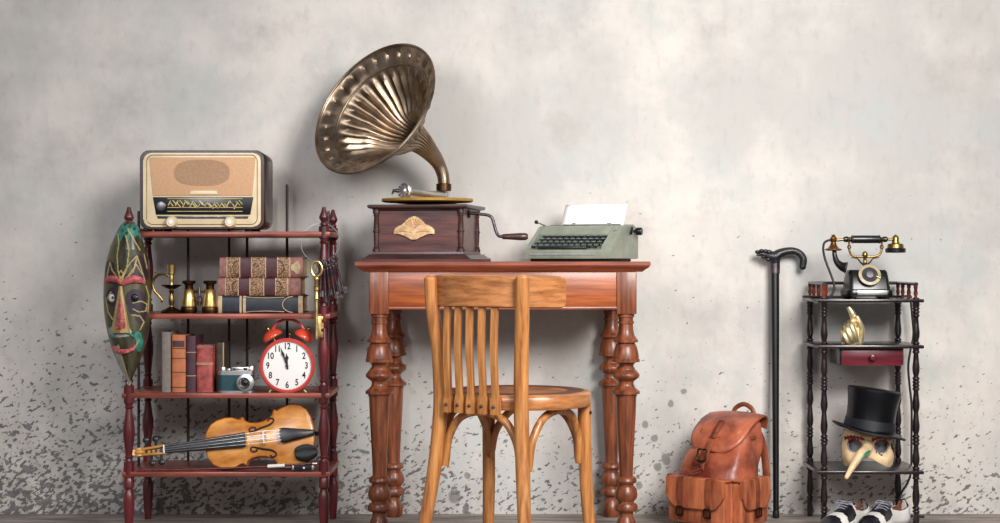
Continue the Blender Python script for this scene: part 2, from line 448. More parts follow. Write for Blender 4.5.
MB().prism(out([(157.5, 216), (158.5, 218.6), (248, 218.6), (249, 216)]), -.0085, -.005, .0006).build('button_strip', 'steel', root)
e = a(161.6, 206.3); MB().lathe([(0, .0135), (.004, .0135), (.005, .011), (.004, 0)], 24, Ydir((e.x, -.008, e.z))).build('tuning_eye', 'steel', dial)
for px in (172.3, 230.6):
    c = a(px, 222.2)
    k = MB().lathe([(0, .018), (.006, .018), (.009, .016), (.018, .0145), (.021, .012), (.0205, .006), (.022, 0)], 28, Ydir((c.x, -.005, c.z))).build('knob', 'cream', root)
    MB().lathe([(0, .0062), (.001, .006), (.002, 0)], 16, Ydir((c.x, -.0262, c.z))).build('knob_cap', 'white', k)

# ---------------------------------------------------------------- carved mask hung on the front left post
a = A(128, 4.888, Wp(128, 302, 4.888).z)
root = thing('carved_mask', 'long carved wooden mask painted olive, red and jade, hanging on the shelf post', 'mask', a.o)
wl = [(221, 124.5), (226, 120), (243, 111.5), (258, 107), (272, 104.6), (290, 103.4), (305, 103.6), (320, 105), (335, 108), (352, 113), (366, 119), (376, 124.5), (384, 128.6)]
wr = [(221, 133), (226, 138), (243, 143.5), (258, 147.3), (272, 149.6), (290, 150.8), (305, 151), (320, 150.4), (335, 148.6), (352, 143.5), (366, 138), (376, 133.4), (384, 130)]
def mdepth(u, y):
    e = max(0, min(1, (y-219)/30))*max(.15, min(1, (388-y)/40))
    return -(.052*max(0, 1-u*u)**.55)*(.25+.75*math.sqrt(max(e, 0)))
def mpos(px, py, lift=0):
    l, r = smooth_tab(wl, py), smooth_tab(wr, py); u = (px-(l+r)/2)/((r-l)/2)
    return a(px, py, mdepth(max(-1, min(1, u)), py)-lift)
def dist_seg(p, pts):
    b = 1e9
    for (x0, y0), (x1, y1) in zip(pts, pts[1:]):
        dx, dy = x1-x0, y1-y0; t = max(0, min(1, ((p[0]-x0)*dx+(p[1]-y0)*dy)/(dx*dx+dy*dy+1e-9)))
        b = min(b, math.hypot(p[0]-x0-t*dx, p[1]-y0-t*dy))
    return b
LN = [[(121, 283), (127, 268), (129, 250), (126, 236)], [(123, 281), (133, 272), (136, 264), (142, 274)], [(106, 262), (108, 252), (111, 243)], [(146, 286), (149, 296), (148, 312)], [(144, 254), (147, 268)], [(134, 350), (139, 340)], [(121, 283), (118, 270), (117, 255), (119, 244), (118, 234)], [(121, 283), (124, 272), (131, 262), (137, 256), (141, 268), (145, 281)], [(121, 283), (128, 276), (134, 268), (137, 258)],
      [(121, 283), (113, 277), (107, 281)], [(121, 283), (112, 270), (110, 262), (107, 276)], [(121, 278), (123.5, 274), (121, 270.5), (118.5, 274), (121, 278)],
      [(133, 303), (141, 301), (147, 304), (146, 311), (139, 312), (133, 309)], [(132, 315), (140, 316), (144, 322), (140, 330)], [(111, 292), (106, 300), (108, 312), (113, 320)],
      [(128, 229), (134, 240), (140, 250)], [(118, 345), (124, 366), (129, 380)]]
def mcol(px, py):
    for ln in LN:
        if dist_seg((px, py), ln) < .58: return 1
    if py < 243 and py > 224 and math.sin(px*1.1+py*.5)+math.sin(py*.75-px*.4) > -.7 and py < 238+3*math.sin(px*.9): return 3
    if py > 325 and dist_seg((px, py), [(113, 331), (118, 333), (127, 332)]) < 4.5: return 4
    if dist_seg((px, py), [(138, 335), (140, 342), (139, 348)]) < 3.4: return 3
    if dist_seg((px, py), [(110, 329), (112, 336)]) < 2.4: return 3
    if py > 346 and (px-119) < (py-346)*.30 and px > 114: return 4
    if ((px-114)/8)**2+((py-297)/10)**2 < 1 or ((px-135)/10)**2+((py-299)/10)**2 < 1: return 2
    if py < 284 and dist_seg((px, py), [(137, 261), (142, 276), (128, 280)]) < 6.5: return 2
    if py < 284 and dist_seg((px, py), [(109, 266), (111, 278), (118, 281)]) < 5.5: return 2
    if dist_seg((px, py), [(133, 309), (143, 308), (140, 318)]) < 5: return 2
    return 0
ny, nu = 270, 92; rows = []; pc = []
for i in range(ny+1):
    y = 221+(384-221)*i/ny; l, r = smooth_tab(wl, y), smooth_tab(wr, y); row = []; cc = []
    for j in range(nu+1):
        u = -math.cos(PI*j/nu); px = (l+r)/2+u*(r-l)/2
        row.append(a(px, y, mdepth(u, y))); cc.append((px, y))
    rows.append(row); pc.append(cc)
m = MB(); m.grid(rows, fn=lambda i, j: mcol((pc[i][j][0]+pc[i][j+1][0])/2, (pc[i][j][1]+pc[i+1][j][1])/2))
m.build('face_board', ['olive', 'yline', 'purple', 'pgreen', 'pwhite'], root, solid=.008, soff=1 if False else -1)
def strip(pts, rad, name, mt, lift=.004, par=root, flat=.6):
    P = cr([mpos(x, y, lift) for x, y in pts], 5)
    return MB().tube(P, rad, 10, up=(0, -1, 0), flat=flat).build(name, mt, par)
strip([(104.8, 283), (108, 279.5), (113, 279), (118, 281), (121, 284.5)], [.003, .0085, .0105, .009, .004], 'eyebrow', 'pred')
strip([(122, 284.5), (127, 281), (133, 279), (140, 280), (145, 283.5)], [.004, .0095, .0112, .0095, .003], 'eyebrow', 'pred')
# nose: a wedge with a pale outline
def nose(l, sc, y0, y1, name, mt, par):
    m = MB(); secs = []
    for k in range(9):
        t = k/8; y = y0+(y1-y0)*t; hw = (1.6+7.0*t)*sc; c = 120.5
        b = mpos(c, y); hgt = (.004+.024*t if t < .9 else .018)*l
        secs.append([mpos(c-hw, y, -.003), mpos(c-hw*.7, y, hgt*.55), mpos(c, y, hgt), mpos(c+hw*.7, y, hgt*.55), mpos(c+hw, y, -.003)])
    m.loft(secs); return m.build(name, mt, par)
n0 = nose(.9, 1.22, 286, 333, 'nose_outline', 'yline', root)
nose(1.12, .92, 290, 330, 'nose', 'pred', root)
m = MB()
for y in (303, 309, 315, 321):
    t = (y-290)/40; hw = 5.2*t
    m.tube([mpos(120.5-hw, y, .017*t+.004), mpos(120.5, y, .027*t+.0055), mpos(120.5+hw, y, .017*t+.004)], .0009, 6)
m.build('nose_stripes', 'yline', root)
strip([(112, 346.5), (117, 350.5), (124, 351.5), (131, 349.5), (136, 345)], [.003, .006, .007, .006, .003], 'lower_lip', 'pred')
strip([(113, 335), (120, 332), (128, 333), (135, 338)], [.002, .004, .004, .002], 'upper_lip', 'pgreen')
for c, mt in ((112.0, 'pwhite'), (134.6, 'black')):
    p = mpos(c, 312-(14), .0005); m = MB(); m.ball(p, .011, 1.0, .45, 1.05); e = m.build('eye', mt, root)
    m = MB(); m.ball(p+Vector((.003, -.0042, .001)), .0042, 1, .5, 1); m.build('pupil', 'purple', e)
MB().tube([mpos(126, 224, .001), a(126.5, 221.5, -.004), a(128, 219.4, .028), a(129.8, 221.5, -.004), mpos(130, 224, .001)], .0012, 6).build('hanging_cord', 'leatherd', root)

# ---------------------------------------------------------------- chamberstick
a = A(171.5, 4.97, SH[1]); s = a.d/F; zz = lambda y: a(0, y).z
root = thing('candlestick', 'small brass chamber candlestick with looped side handle', 'candlestick', a.o)
MB().lathe([(0, .029), (.004, .031), (.007, .029), (.011, .02), (.015, .011), (.018, .007)], 28).build('base', 'brassd', root)
MB().lathe([(.016, .007), (.022, .005), (.03, .008), (.04, .0085), (.05, .006), (.056, .0045), (.062, .0085), (.066, .005), (.07, .005)], 20).build('stem', 'brass', root)
MB().lathe([(.068, .004), (.07, .012), (.078, .027), (.081, .030), (.0795, .027), (.073, .012), (.072, 0)], 28).build('drip_pan', 'brassd', root)
MB().lathe([(.072, .007), (.085, .006), (.092, .0055), (.1, .008), (.106, .0065), (.112, .0075), (.113, .0105), (.136, .0112), (.138, .0118), (.137, .009), (.12, .008), (.12, 0)], 24).build('candle_cup', 'brassl', root)
MB().tube(cr([(-.006, 0, .104), (-.02, 0, .112), (-.04, 0, .108), (-.053, 0, .09), (-.05, 0, .066), (-.036, 0, .05), (-.026, 0, .036), (-.03, 0, .03)], 6), [.0028, .0035, .004, .004, .0035, .003, .002], 8).build('handle', 'brass', root)

# ---------------------------------------------------------------- opera glasses
a = A(199.5, 4.97, SH[1])
root = thing('opera_glasses', 'brass and black opera glasses standing upright beside the stacked books', 'binoculars', a.o, -.05)
for x in (-.0305, .0305):
    b = MB().lathe([(.0, .0215), (.004, .0235), (.016, .0235), (.019, .0215)], 26, Matrix.Translation((x, 0, 0))).build('objective_ring', 'brassd', root)
    MB().lathe([(.018, .0218), (.022, .0222), (.05, .0172), (.066, .0145), (.068, .0155)], 26, Matrix.Translation((x, 0, 0))).build('barrel', 'brassl', root)
    MB().lathe([(.066, .012), (.078, .0115), (.082, .0125), (.085, .0185), (.09, .0195), (.093, .017), (.0915, .010), (.088, 0)], 26, Matrix.Translation((x, 0, 0))).build('eyepiece', 'brassd', root)
for z, w_ in ((.028, .04), (.062, .05)): MB().box((0, .004, z), (w_, .006, .008), .002).build('bridge', 'brassd', root)
MB().lathe([(.02, .004), (.03, .004), (.033, .009), (.045, .009), (.048, .004), (.07, .0035), (.075, .002)], 20).build('focus_wheel', 'iron', root)
# ---------------------------------------------------------------- books
def book(name, label, loc, T, h, dep, cover, spine_fn=None, rotz=0, group=None, rot=None, lying=False, spine=None, corner=None):
    """T thick, h tall, dep deep; standing with the spine towards -Y. lying: spine still -Y, height runs along X"""
    root = thing(name, label, 'book', loc, rotz, group, rot)
    Mx = Matrix(((0, 0, 1, -h/2), (0, 1, 0, 0), (1, 0, 0, T/2), (0, 0, 0, 1))) if lying else Matrix()
    m = MB(Mx); t = .003
    n = 8; outl = [(T/2, dep)] + [(T/2, .004)]
    sec = [(T/2, dep), (T/2, .003)]+[(T/2*math.cos(PI*k/n), -.0045*math.sin(PI*k/n)+.001) for k in range(1, n)]+[(-T/2, .003), (-T/2, dep), (-T/2+t, dep), (-T/2+t, .005), (T/2-t, .005), (T/2-t, dep)]
    m.loft([[(x, y, z) for x, y in sec] for z in (0, .0012, h-.0012, h)])
    m.build('cover', cover, root, 50)
    m = MB(Mx); m.box((0, dep/2+.0015, h/2), (T-2*t, dep-.007, h-.008)); m.build('pages', 'pages', root)
    def band(z0, z1, mt, nm='spine_band', lift=.0009, x0=-1, x1=1):
        m = MB(Mx); hw = T/2+lift*.3; pts = []
        for z in (z0, z1):
            pts.append([(hw*math.cos(PI*(1-(k/10*(x1-x0)/2+(x0+1)/2))), -.0045*math.sin(PI*(k/10*(x1-x0)/2+(x0+1)/2))+.001-lift, z) for k in range(11)])
        rows = [pts[0], pts[1]]; back = [[(x*.97, y+.0022, z) for x, y, z in r] for r in rows]
        m.loft([rows[0]+back[0][::-1], rows[1]+back[1][::-1]])
        return m.build(nm, mt, root, 50)
    if spine_fn: spine_fn(band, root, Mx)
    return root
def arcs(root, Mx, z, T, r, flip):
    m = MB(Mx); m.tube([(r*math.cos(a_), -.0052-.0001, z+flip*r*math.sin(a_)*.9) for a_ in [PI*k/12 for k in range(13)]], .0012, 6); m.build('gilt_arch', 'bmaroon', root)
def ornate(h, T):
    def fn(band, root, Mx):
        k = h/80.0
        for z0, z1, mt in ((8, 19, 'bgilt'), (31, 44, 'bgilt'), (56, 67, 'bgilt')): band(z0*k, z1*k, mt, 'gilt_panel')
        for z0, z1 in ((19.5, 31), (44.5, 56)): band(z0*k, z1*k, 'bmaroon', 'title_label', .0006)
        for z in (7, 19.4, 30.8, 44.2, 55.8, 67.5): band((z-.45)*k, (z+.45)*k, 'btanc', 'raised_band', .002)
        arcs(root, Mx, 19*k, T, T*.34, -1); arcs(root, Mx, 56*k, T, T*.34, 1)
    return fn
sb = 5.0/F
zt0 = SH[1]
G = 'old books lying in a stack'
X0 = lambda px: (px-500)*4.965/F
def navy(band, root, Mx):
    h = .243; T = .049
    band(.0, .012, 'btanc', 'cover_corner'); band(.230, .243, 'btanc', 'cover_corner')
    band(.072, .080, 'btanc', 'cream_band'); band(.062, .068, 'btanc', 'cream_band')
    m = MB(Mx); m.tube([(T*.46*math.cos(q), -.0055, .185+.03*(1-math.sin(q)*1.0)) for q in [PI*k/14 for k in range(15)]], .0014, 6)
    m.tube([(T*.46, -.005, .075), (T*.40, -.0055, .10), (T*.38, -.0055, .14), (T*.42, -.0055, .19)], .0012, 6)
    m.tube([(-T*.46, -.005, .075), (-T*.40, -.0055, .10), (-T*.38, -.0055, .14), (-T*.42, -.0055, .19)], .0012, 6)
    m.build('curved_line', 'btanc', root)
book('dark_book', 'dark slate book with cream edges, lowest of the lying stack under two gilt books', (X0(260), -.325, zt0), .049, .243, .15, 'bnavy', navy, lying=True)
book('gilt_book', 'maroon book with gilt spine panels, middle of the stack on the dark book', (X0(259), -.323, zt0+.0495), .0515, .236, .15, 'bpink', ornate(.236, .0515), lying=True, group=G)
book('gilt_book', 'maroon gilt spined book on top of the lying stack, worn pale corner', (X0(261), -.327, zt0+.1015), .058, .238, .15, 'bpink', ornate(.238, .058), lying=True, group=G)
mt = bpy.data.objects['gilt_book.001']
def worn():
    h, T = .238, .058
    Mx = Matrix(((0, 0, 1, -h/2), (0, 1, 0, 0), (1, 0, 0, T/2), (0, 0, 0, 1)))
    m = MB(Mx); pts = [(T*.36*math.cos(q)*(.8+.25*math.sin(3*q)), -.0056, h-.020+.014*math.sin(q)) for q in [2*PI*k/20 for k in range(20)]]
    m.loft([[(x, y, z) for x, y, z in pts], [(x, -.002, z) for x, y, z in pts]]); m.build('worn_corner', 'btanc', mt)
worn()
def bands(zs, mtn, w_=.004):
    def fn(band, root, Mx):
        for z in zs: band(z, z+w_, mtn, 'spine_band')
    return fn
zt0 = SH[2]; yb = -.342
GS = 'old books standing in a row'
book('grey_book', 'thin grey cloth book, first of the standing row, on the left', (X0(166.6), yb, zt0), .0262, .171, .12, 'bgrey', group=GS)
def tanf(band, root, Mx):
    for z in (.012, .055, .095, .123): band(z, z+.0022, 'bolive', 'spine_band')
    band(.128, .146, 'bplum', 'title_label', .0006, -.6, .6)
book('tan_book', 'orange tan leather book with dark spine rules beside the grey book', (X0(179.2), yb, zt0), .0405, .163, .12, 'btan', tanf, group=GS)
book('plum_book', 'dark plum leather book with pale spine rules between the tan and red books', (X0(191.6), yb, zt0), .0285, .16, .12, 'bplum', bands((.045, .112), 'btanc', .0018), group=GS)
def redf(band, root, Mx):
    band(.078, .081, 'btanc', 'spine_band'); band(.083, .084, 'btanc', 'spine_band'); band(.125, .131, 'bpink', 'spine_band')
book('red_book', 'worn red leather book, shorter and thicker, beside the plum book', (X0(205.1), yb, zt0), .0475, .134, .11, 'bred', redf, group=GS)
def olf(band, root, Mx): band(0, .139, 'btanc', 'pale_edge', .0006, .55, .95)
book('olive_book', 'dark olive book with a pale spine edge, partly behind the camera', (X0(218.2), yb+.035, zt0), .024, .139, .1, 'bolive', olf, group=GS)

# ---------------------------------------------------------------- rangefinder camera
a = A(236.5, 4.94, SH[2]); k = a.d/F
root = thing('camera', 'small vintage rangefinder camera with teal leatherette and silver top', 'camera', a.o, -.06)
W = 36*k
m = MB(); m.loft([[(x, y, z) for x, y in rrect(-W/2, -.016, W/2, .016, .0155, 6)] for z in (.005, .051)]); m.build('body', 'teal', root)
m = MB(); m.loft([[(x, y, z) for x, y in rrect(-W/2-.0008, -.0168, W/2+.0008, .0168, .0163, 6)] for z in (0, .0055)]); m.build('base_plate', 'silver', root)
m = MB()
for z0, z1, q in ((.05, .060, 0), (.060, .062, -.0015)): m.loft([[(x, y, z) for x, y in rrect(-W/2-.0008-q, -.0168-q, W/2+.0008+q, .0168+q, .015, 6)] for z in (z0, z1)])
m.build('top_plate', 'silver', root)
vh = MB().box((.012, .002, .067), (.050, .026, .013), .003).build('viewfinder_housing', 'silver', root)
m = MB(); m.box((.028, -.0115, .067), (.010, .003, .007), .001); m.box((-.004, -.0115, .067), (.005, .003, .005), .001); m.build('viewfinder_window', 'black', vh)
for x, r, h in ((-.038, .009, .013), (-.021, .006, .008), (.043, .0095, .016)):
    MB().lathe([(.06, r*.8), (.063, r*.8), (.063, r), (.06+h-.002, r), (.06+h, r*.85), (.06+h, 0)], 24, Matrix.Translation((x, 0, 0))).build('winding_knob' if r > .007 else 'shutter_button', 'silver', root)
l = MB().lathe([(0, .0235), (.003, .0235), (.004, .020), (.012, .020), (.013, .023), (.020, .0235), (.021, .020), (.026, .020), (.027, .017), (.0265, .014), (.020, .0095), (.019, 0)], 36, Ydir((.0310, -.0165, .029))).build('lens', 'silver', root)
MB().lathe([(.0192, .0105), (.0215, .008), (.0225, .004), (.0228, 0)], 24, Ydir((.0310, -.0165, .029))).build('lens_glass', 'black', l)
MB().torus((.0310, -.0425, .029), .0150, .0016, 'Y', 28, 6).build('lens_ring', 'black', l)

# ---------------------------------------------------------------- alarm clock
a = A(287.5, 4.94, SH[2]); k = a.d/F
root = thing('alarm_clock', 'red twin bell alarm clock with white dial showing almost twelve', 'clock', a.o)
c = a(287.5, 365.6); zc = c.z; R = 27.6*k
MB().lathe([(-.055, 0), (-.055, R*.80), (-.051, R*.88), (-.042, R*.93), (0, R*.95), (.004, R), (.010, R), (.013, R*.96), (.013, R*.885), (.009, R*.87), (.006, R*.86), (.006, 0)], 56, Ydir((0, 0, zc))).build('case', 'red', root)
dial = MB().lathe([(.005, R*.87), (.0075, R*.865), (.0078, 0)], 56, Ydir((0, 0, zc))).build('dial', 'white', root)
m = MB()
for h in range(1, 13):
    q = PI/2-h*PI/6; rr = R*.70
    text_bm(m, str(h), R*.30, Matrix.Translation((rr*math.cos(q), -.0082, zc+rr*math.sin(q))) @ RX90 @ Matrix.Diagonal((.85, 1.08, 1, 1)))
m.build('numerals', 'ink', dial, 0, fix=False)
m = MB()
for i in range(60):
    q = 2*PI*i/60; m.box((R*.835*math.cos(q), -.008, zc+R*.835*math.sin(q)), (R*.022, .0006, R*.008), R=Matrix.Rotation(-q, 3, 'Y'))
m.build('minute_track', 'ink', dial)
def hand(name, q, L, wd, y):
    m = MB(); T = Matrix.Translation((0, y, zc)) @ Matrix.Rotation(q, 4, 'Y')
    m.prism([(-wd*.5, -R*.12), (wd*.5, -R*.12), (wd*.55, L*.45), (wd*1.3, L*.62), (wd*.5, L*.78), (0, L), (-wd*.5, L*.78), (-wd*1.3, L*.62), (-wd*.55, L*.45)], -.0006, .0006, T=T)
    return m.build(name, 'ink', dial)
hand('hour_hand', math.radians(-2), R*.46, R*.055, -.0100); hand('minute_hand', math.radians(-19), R*.72, R*.04, -.0120)
MB().lathe([(.0075, R*.05), (.014, R*.05), (.015, 0)], 16, Ydir((0, 0, zc))).build('hand_pin', 'ink', dial)
for sg in (-1, 1):
    bc = Vector((sg*15.6*k, .018, zc+28.5*k)); T = Matrix.Translation(bc) @ Matrix.Rotation(sg*math.radians(30), 4, 'Y')
    r = 10.8*k
    b = MB().lathe([(-.004, r*.97), (-.001, r), (.004, r*.97), (.012, r*.78), (.018, r*.5), (.021, r*.2), (.0215, 0)], 32, T).build('bell', 'redorange', root, soff=-1)
    MB().lathe([(-.02, .003), (.022, .003), (.024, .0052), (.029, .0052), (.032, .003), (.034, 0)], 16, T).build('bell_screw', 'brass', b)
    fT = Matrix.Translation((sg*12.6*k, .012, zc-R*.86)); fx = sg*17.8*k
    MB().tube([(sg*12.2*k, .01, zc-R*.84), (fx, .004, .004), (fx+sg*.0012, .004, 0)], [.0036, .0032, .0042], 10).build('foot', 'brassl', root)
MB().tube([(0, .045, zc-R*.8), (0, .06, .003), (0, .061, 0)], [.0036, .0032, .004], 10).build('foot', 'brassl', root)
z1 = zc+29*k
MB().tube(cr([(-16.8*k, .018, z1), (-16*k, .018, z1+6*k), (-11*k, .018, z1+13.2*k), (-4*k, .018, z1+16.6*k), (4*k, .018, z1+16.6*k), (11*k, .018, z1+13.2*k), (16*k, .018, z1+6*k), (16.8*k, .018, z1)], 6), .0042, 10, flat=.6).build('handle', 'red', root)
h = MB().tube([(.004, .018, zc+R*.9), (.004, .018, zc+R*1.1)], .0018, 8).build('hammer', 'brass', root)
MB().ball((.004, .018, zc+R*1.12), .005).build('hammer_head', 'brass', h)

# ---------------------------------------------------------------- violin
kv = .88; Lb = .355*kv
root = thing('violin', 'amber brown violin lying on its side on the lowest shelf', 'violin')
tilt, lean = math.radians(6.5), math.radians(14)
Rm = Matrix.Rotation(-tilt, 3, 'Y') @ Matrix.Rotation(-lean, 3, 'X')
# local: x towards the tail, z across, y into the body; body spans x in [-Lb/2, Lb/2]
ctr = Wp(262.6, 442.4, 5.0)
hwt = [(0, .02), (.02, .045), (.06, .066), (.12, .078), (.19, .0835), (.26, .082), (.31, .074), (.335, .0735), (.35, .079), (.36, .078), (.375, .066), (.42, .058), (.48, .0553), (.54, .0575), (.60, .066), (.63, .077),
       (.645, .0915), (.655, .0925), (.67, .088), (.72, .096), (.78, .1025), (.83, .1035), (.89, .098), (.94, .083), (.975, .058), (.995, .028), (1, .012)]
def hw(u): return lerp_tab(hwt, u)*kv
secs = []; N = 16
us = sorted(set([i/70 for i in range(71)]+[q for q, _ in hwt]))
for u in us:
    w_ = hw(u); x = -Lb/2+u*Lb; sec = []; env = max(0, math.sin(PI*min(1, max(0, u)))) ** .4
    top = [(x, -.015*kv-.0155*kv*env*max(0, 1-(t*1.02)**2), t*w_) for t in [-1+2*i/N for i in range(N+1)]]
    bot = [(x, .015*kv+.013*kv*env*max(0, 1-(t*1.02)**2), t*w_) for t in [1-2*i/N for i in range(N+1)]]
    secs.append(top+bot)
def face_y(x, z=0):
    u = (x+Lb/2)/Lb; env = max(0, math.sin(PI*min(1, max(0, u)))) ** .4; t = z/max(hw(u), .001)
    return -.015*kv-.0155*kv*env*max(0, 1-t*t)
m = MB(); m.loft(secs)
m.build('body', 'spruce', root, 45)
for sg in (-1, 1):
    m = MB(); m.tube([(-Lb/2+u*Lb, sg*-.0155*kv if False else -.0152*kv, q*hw(u)*.985) for q in (sg,) for u in us], .0017, 6); m.build('purfling', 'spruced', root)
    fh = [(.155, .020), (.150, .026), (.140, .027), (.133, .021), (.140, .013), (.17, .022), (.20, .030), (.214, .042), (.208, .050), (.198, .050), (.194, .043)]
    pts = cr([(-Lb/2+fx*kv*1.0+.012, 0, sg*(fz+.012)*kv) for fx, fz in fh], 6)
    pts = [(p.x, face_y(p.x, p.z)-.0003, p.z) for p in pts]
    m = MB(); m.tube(pts, [.0022, .003, .003, .0024, .0024, .0034, .0034, .0024, .0024, .003, .0022], 8, flat=.5, up=(0, -1, 0)); m.build('sound_hole', 'ink', root)
# neck, fingerboard
xn = -Lb/2; xnut = xn-.130*kv
m = MB(); secs = []
for x, w_, d1 in ((xn+.02, .017, .016), (xn, .0165, .022), (xn-.012, .0155, .014), (xn-.06, .0135, .011), (xnut, .0120, .010)):
    y0 = -.024*kv-.0 if x > xn-.02 else -.028*kv
    secs.append([(x, y0-.002*(xn-x)/.13, -w_), (x, y0-.002*(xn-x)/.13, w_), (x, y0+d1*.7, w_*.8), (x, y0+d1, 0), (x, y0+d1*.7, -w_*.8)])
m.loft(secs); m.build('neck', 'maple', root)
m = MB(); secs = []
for x, w_, y in ((xnut, .0120, -.028*kv), (xn, .0165, -.034*kv), (xn+.27*.5*kv, .0215, -.043*kv)):
    secs.append([(x, y, -w_), (x, y-.004, -w_*.9), (x, y-.0065, 0), (x, y-.004, w_*.9), (x, y, w_)])
m.loft(secs); fb = m.build('fingerboard', 'ebf', root)
# pegbox, scroll, pegs
m = MB()
for sg in (-1, 1): m.tube([(xnut, -.024, sg*.011), (xnut-.03, -.023, sg*.0095), (xnut-.062, -.019, sg*.008)], [.0040, .0042, .0045], 8, flat=1.6, up=(0, -1, 0))
m.box((xnut-.03, -.013, 0), (.066, .008, .02), .003); m.build('pegbox', 'maple', root)
m = MB(); sc = Vector((xnut-.074, -.021, 0)); sp_ = []
for i in range(40):
    q = i/39*4.2*PI*.75; r = .0155-.0115*i/39; sp_.append(sc+Vector((-r*math.cos(q-.6), r*math.sin(q-.6)*1.0, 0)))
m.tube(sp_, [.0085, .005], 10, flat=1.0); m.tube([sc+Vector((0, 0, -.012)), sc+Vector((0, 0, .012))], [.011, .012, .011], 14)
m.build('scroll', 'maple', root)
for i in range(4):
    sg = 1 if i % 2 else -1; x = xnut-.012-.0135*i
    m = MB(); T = Matrix.Translation((x, -.020, 0)) @ (Matrix.Identity(4) if sg > 0 else Matrix.Rotation(PI, 4, 'X'))
    m.lathe([(-.011, .002), (.022, .003), (.024, .0042), (.027, .0042)], 12, T); m.ball(T @ Vector((0, 0, .034)), .0095, 1, .42, .95)
    m.build('peg', 'ebf', root)
m = MB(); m.box((xnut-.001, -.029, 0), (.004, .009, .025), .001); m.build('nut', 'white', root)
# bridge, tailpiece, strings, chinrest
xb = -Lb/2+.195*kv
m = MB(); yb_ = face_y(xb); m.prism([(-.020, 0), (-.013, .004), (-.006, .007), (.006, .007), (.013, .004), (.020, 0), (.0205, .012), (.017, .022), (.010, .027), (0, .028), (-.010, .027), (-.017, .022), (-.0205, .012)], xb-.0018, xb+.0018,
    T=Matrix(((0, 1, 0, 0), (0, 0, -1, yb_+.001), (1, 0, 0, 0), (0, 0, 0, 1)))); m.build('bridge', 'white', root)
xt0, xt1 = -Lb/2+.247*kv, Lb/2+.002
m = MB(); secs = []
for x, w_, y in ((xt0, .0205, -.050*kv), (xt0+.012, .0215, -.050*kv), (xt0+.05, .015, -.045*kv), (xt1-.004, .0085, -.034*kv), (xt1, .006, -.032*kv)):
    secs.append([(x, y+.004, -w_), (x, y-.002, -w_*.8), (x, y-.005, 0), (x, y-.002, w_*.8), (x, y+.004, w_), (x, y+.005, 0)])
m.loft(secs); tp = m.build('tailpiece', 'ebf', root)
MB().lathe([(0, .006), (.006, .0065), (.010, .005), (.011, 0)], 16, Matrix.Translation((Lb/2-.001, 0, 0)) @ Matrix.Rotation(PI/2, 4, 'Y')).build('end_button', 'ebf', root)
for i in range(4):
    q = (i-1.5)/1.5
    m = MB(); m.tube([(xnut-.03, -.022, q*.005), (xnut, -.0335, q*.0085), (xb, yb_-.0265+.003*q*q, q*.0165), (xt0+.004, -.054*kv, q*.014)], .0006, 6); m.build('string', 'silver', root)
m = MB(); secs = []
for k_ in range(9):
    t = k_/8; x = Lb/2-.060+.066*t; c0 = -.062*kv; hw_ = .030*kv*math.sin(PI*(.12+.80*t))**.6
    if True: secs.append([(x, face_y(min(x, Lb/2-.004), c0)*.55-.012, c0-hw_*1.15), (x, -.036, c0-hw_*.5), (x, -.030, c0), (x, -.038, c0+hw_*.7), (x, -.031, c0+hw_), (x, -.024, c0+hw_*.6), (x, -.022, c0-hw_*.6)])
m.loft(secs); m.build('chinrest', 'blackm', root, 0, sub=2)
root.rotation_euler = Rm.to_euler()
low = min((Rm @ v.co).z for v in bpy.data.objects['body.001'].data.vertices) if 'body.001' in bpy.data.objects else 0
vb = [o_ for o_ in root.children if o_.name.startswith('body')][0]
low = min((Rm @ v.co).z for v in vb.data.vertices)
root.location = (ctr.x, ctr.y-.038, SH[3]-low+.0006)

# ---------------------------------------------------------------- bow
pA, pB = Wp(136.3, 470.2, 4.919), Wp(315.2, 463.4, 4.917)
pA.z = max(pA.z, SH[3]+.003)
root = thing('violin_bow', 'slim dark maroon violin bow lying in front of the violin', 'bow', (pA.x, pA.y, SH[3]))
q0 = pA-root.location; q1 = pB-root.location; dv = q1-q0
def bp(t, dz=0, dy=0): return q0+dv*t+Vector((0, dy, dz))
MB().tube([bp(t, -.004*math.sin(PI*t)) for t in [i/20 for i in range(21)]], [.0024, .003, .0035], 10).build('stick', 'cherry', root)
MB().tube([bp(.735, -.003), bp(.83, -.0022)], .0050, 12).build('grip_wrap', 'white', root)
MB().prism([(-.028, -.004), (.03, -.004), (.032, -.014), (.026, -.018), (-.02, -.017), (-.03, -.010)], -.005, .005, .001, T=Matrix.Translation(bp(.93))).build('frog', 'blackm', root)
for x_ in (-.027, .029): MB().box(bp(.93)+Vector((x_, 0, -.0105)), (.006, .0115, .012), .001).build('ferrule', 'silver', root)
MB().ball(bp(.93)+Vector((.004, -.005, -.011)), .003, 1, .3, 1).build('frog_eye', 'white', root)
MB().lathe([(0, .0036), (.012, .0042), (.014, .003), (.015, 0)], 14, Matrix.Translation(bp(.985)) @ Matrix.Rotation(PI/2, 4, 'Y')).build('end_screw', 'silver', root)
MB().prism([(-.004, 0), (.012, .002), (.010, -.003), (.003, -.0045), (-.006, -.0035)], -.003, .003, T=Matrix.Translation(bp(.012))).build('tip', 'cherry', root)
MB().tube([bp(.02, -.0020, .003), bp(.90, -.0085, .0045)], .0013, 8).build('hair', 'pages', root)

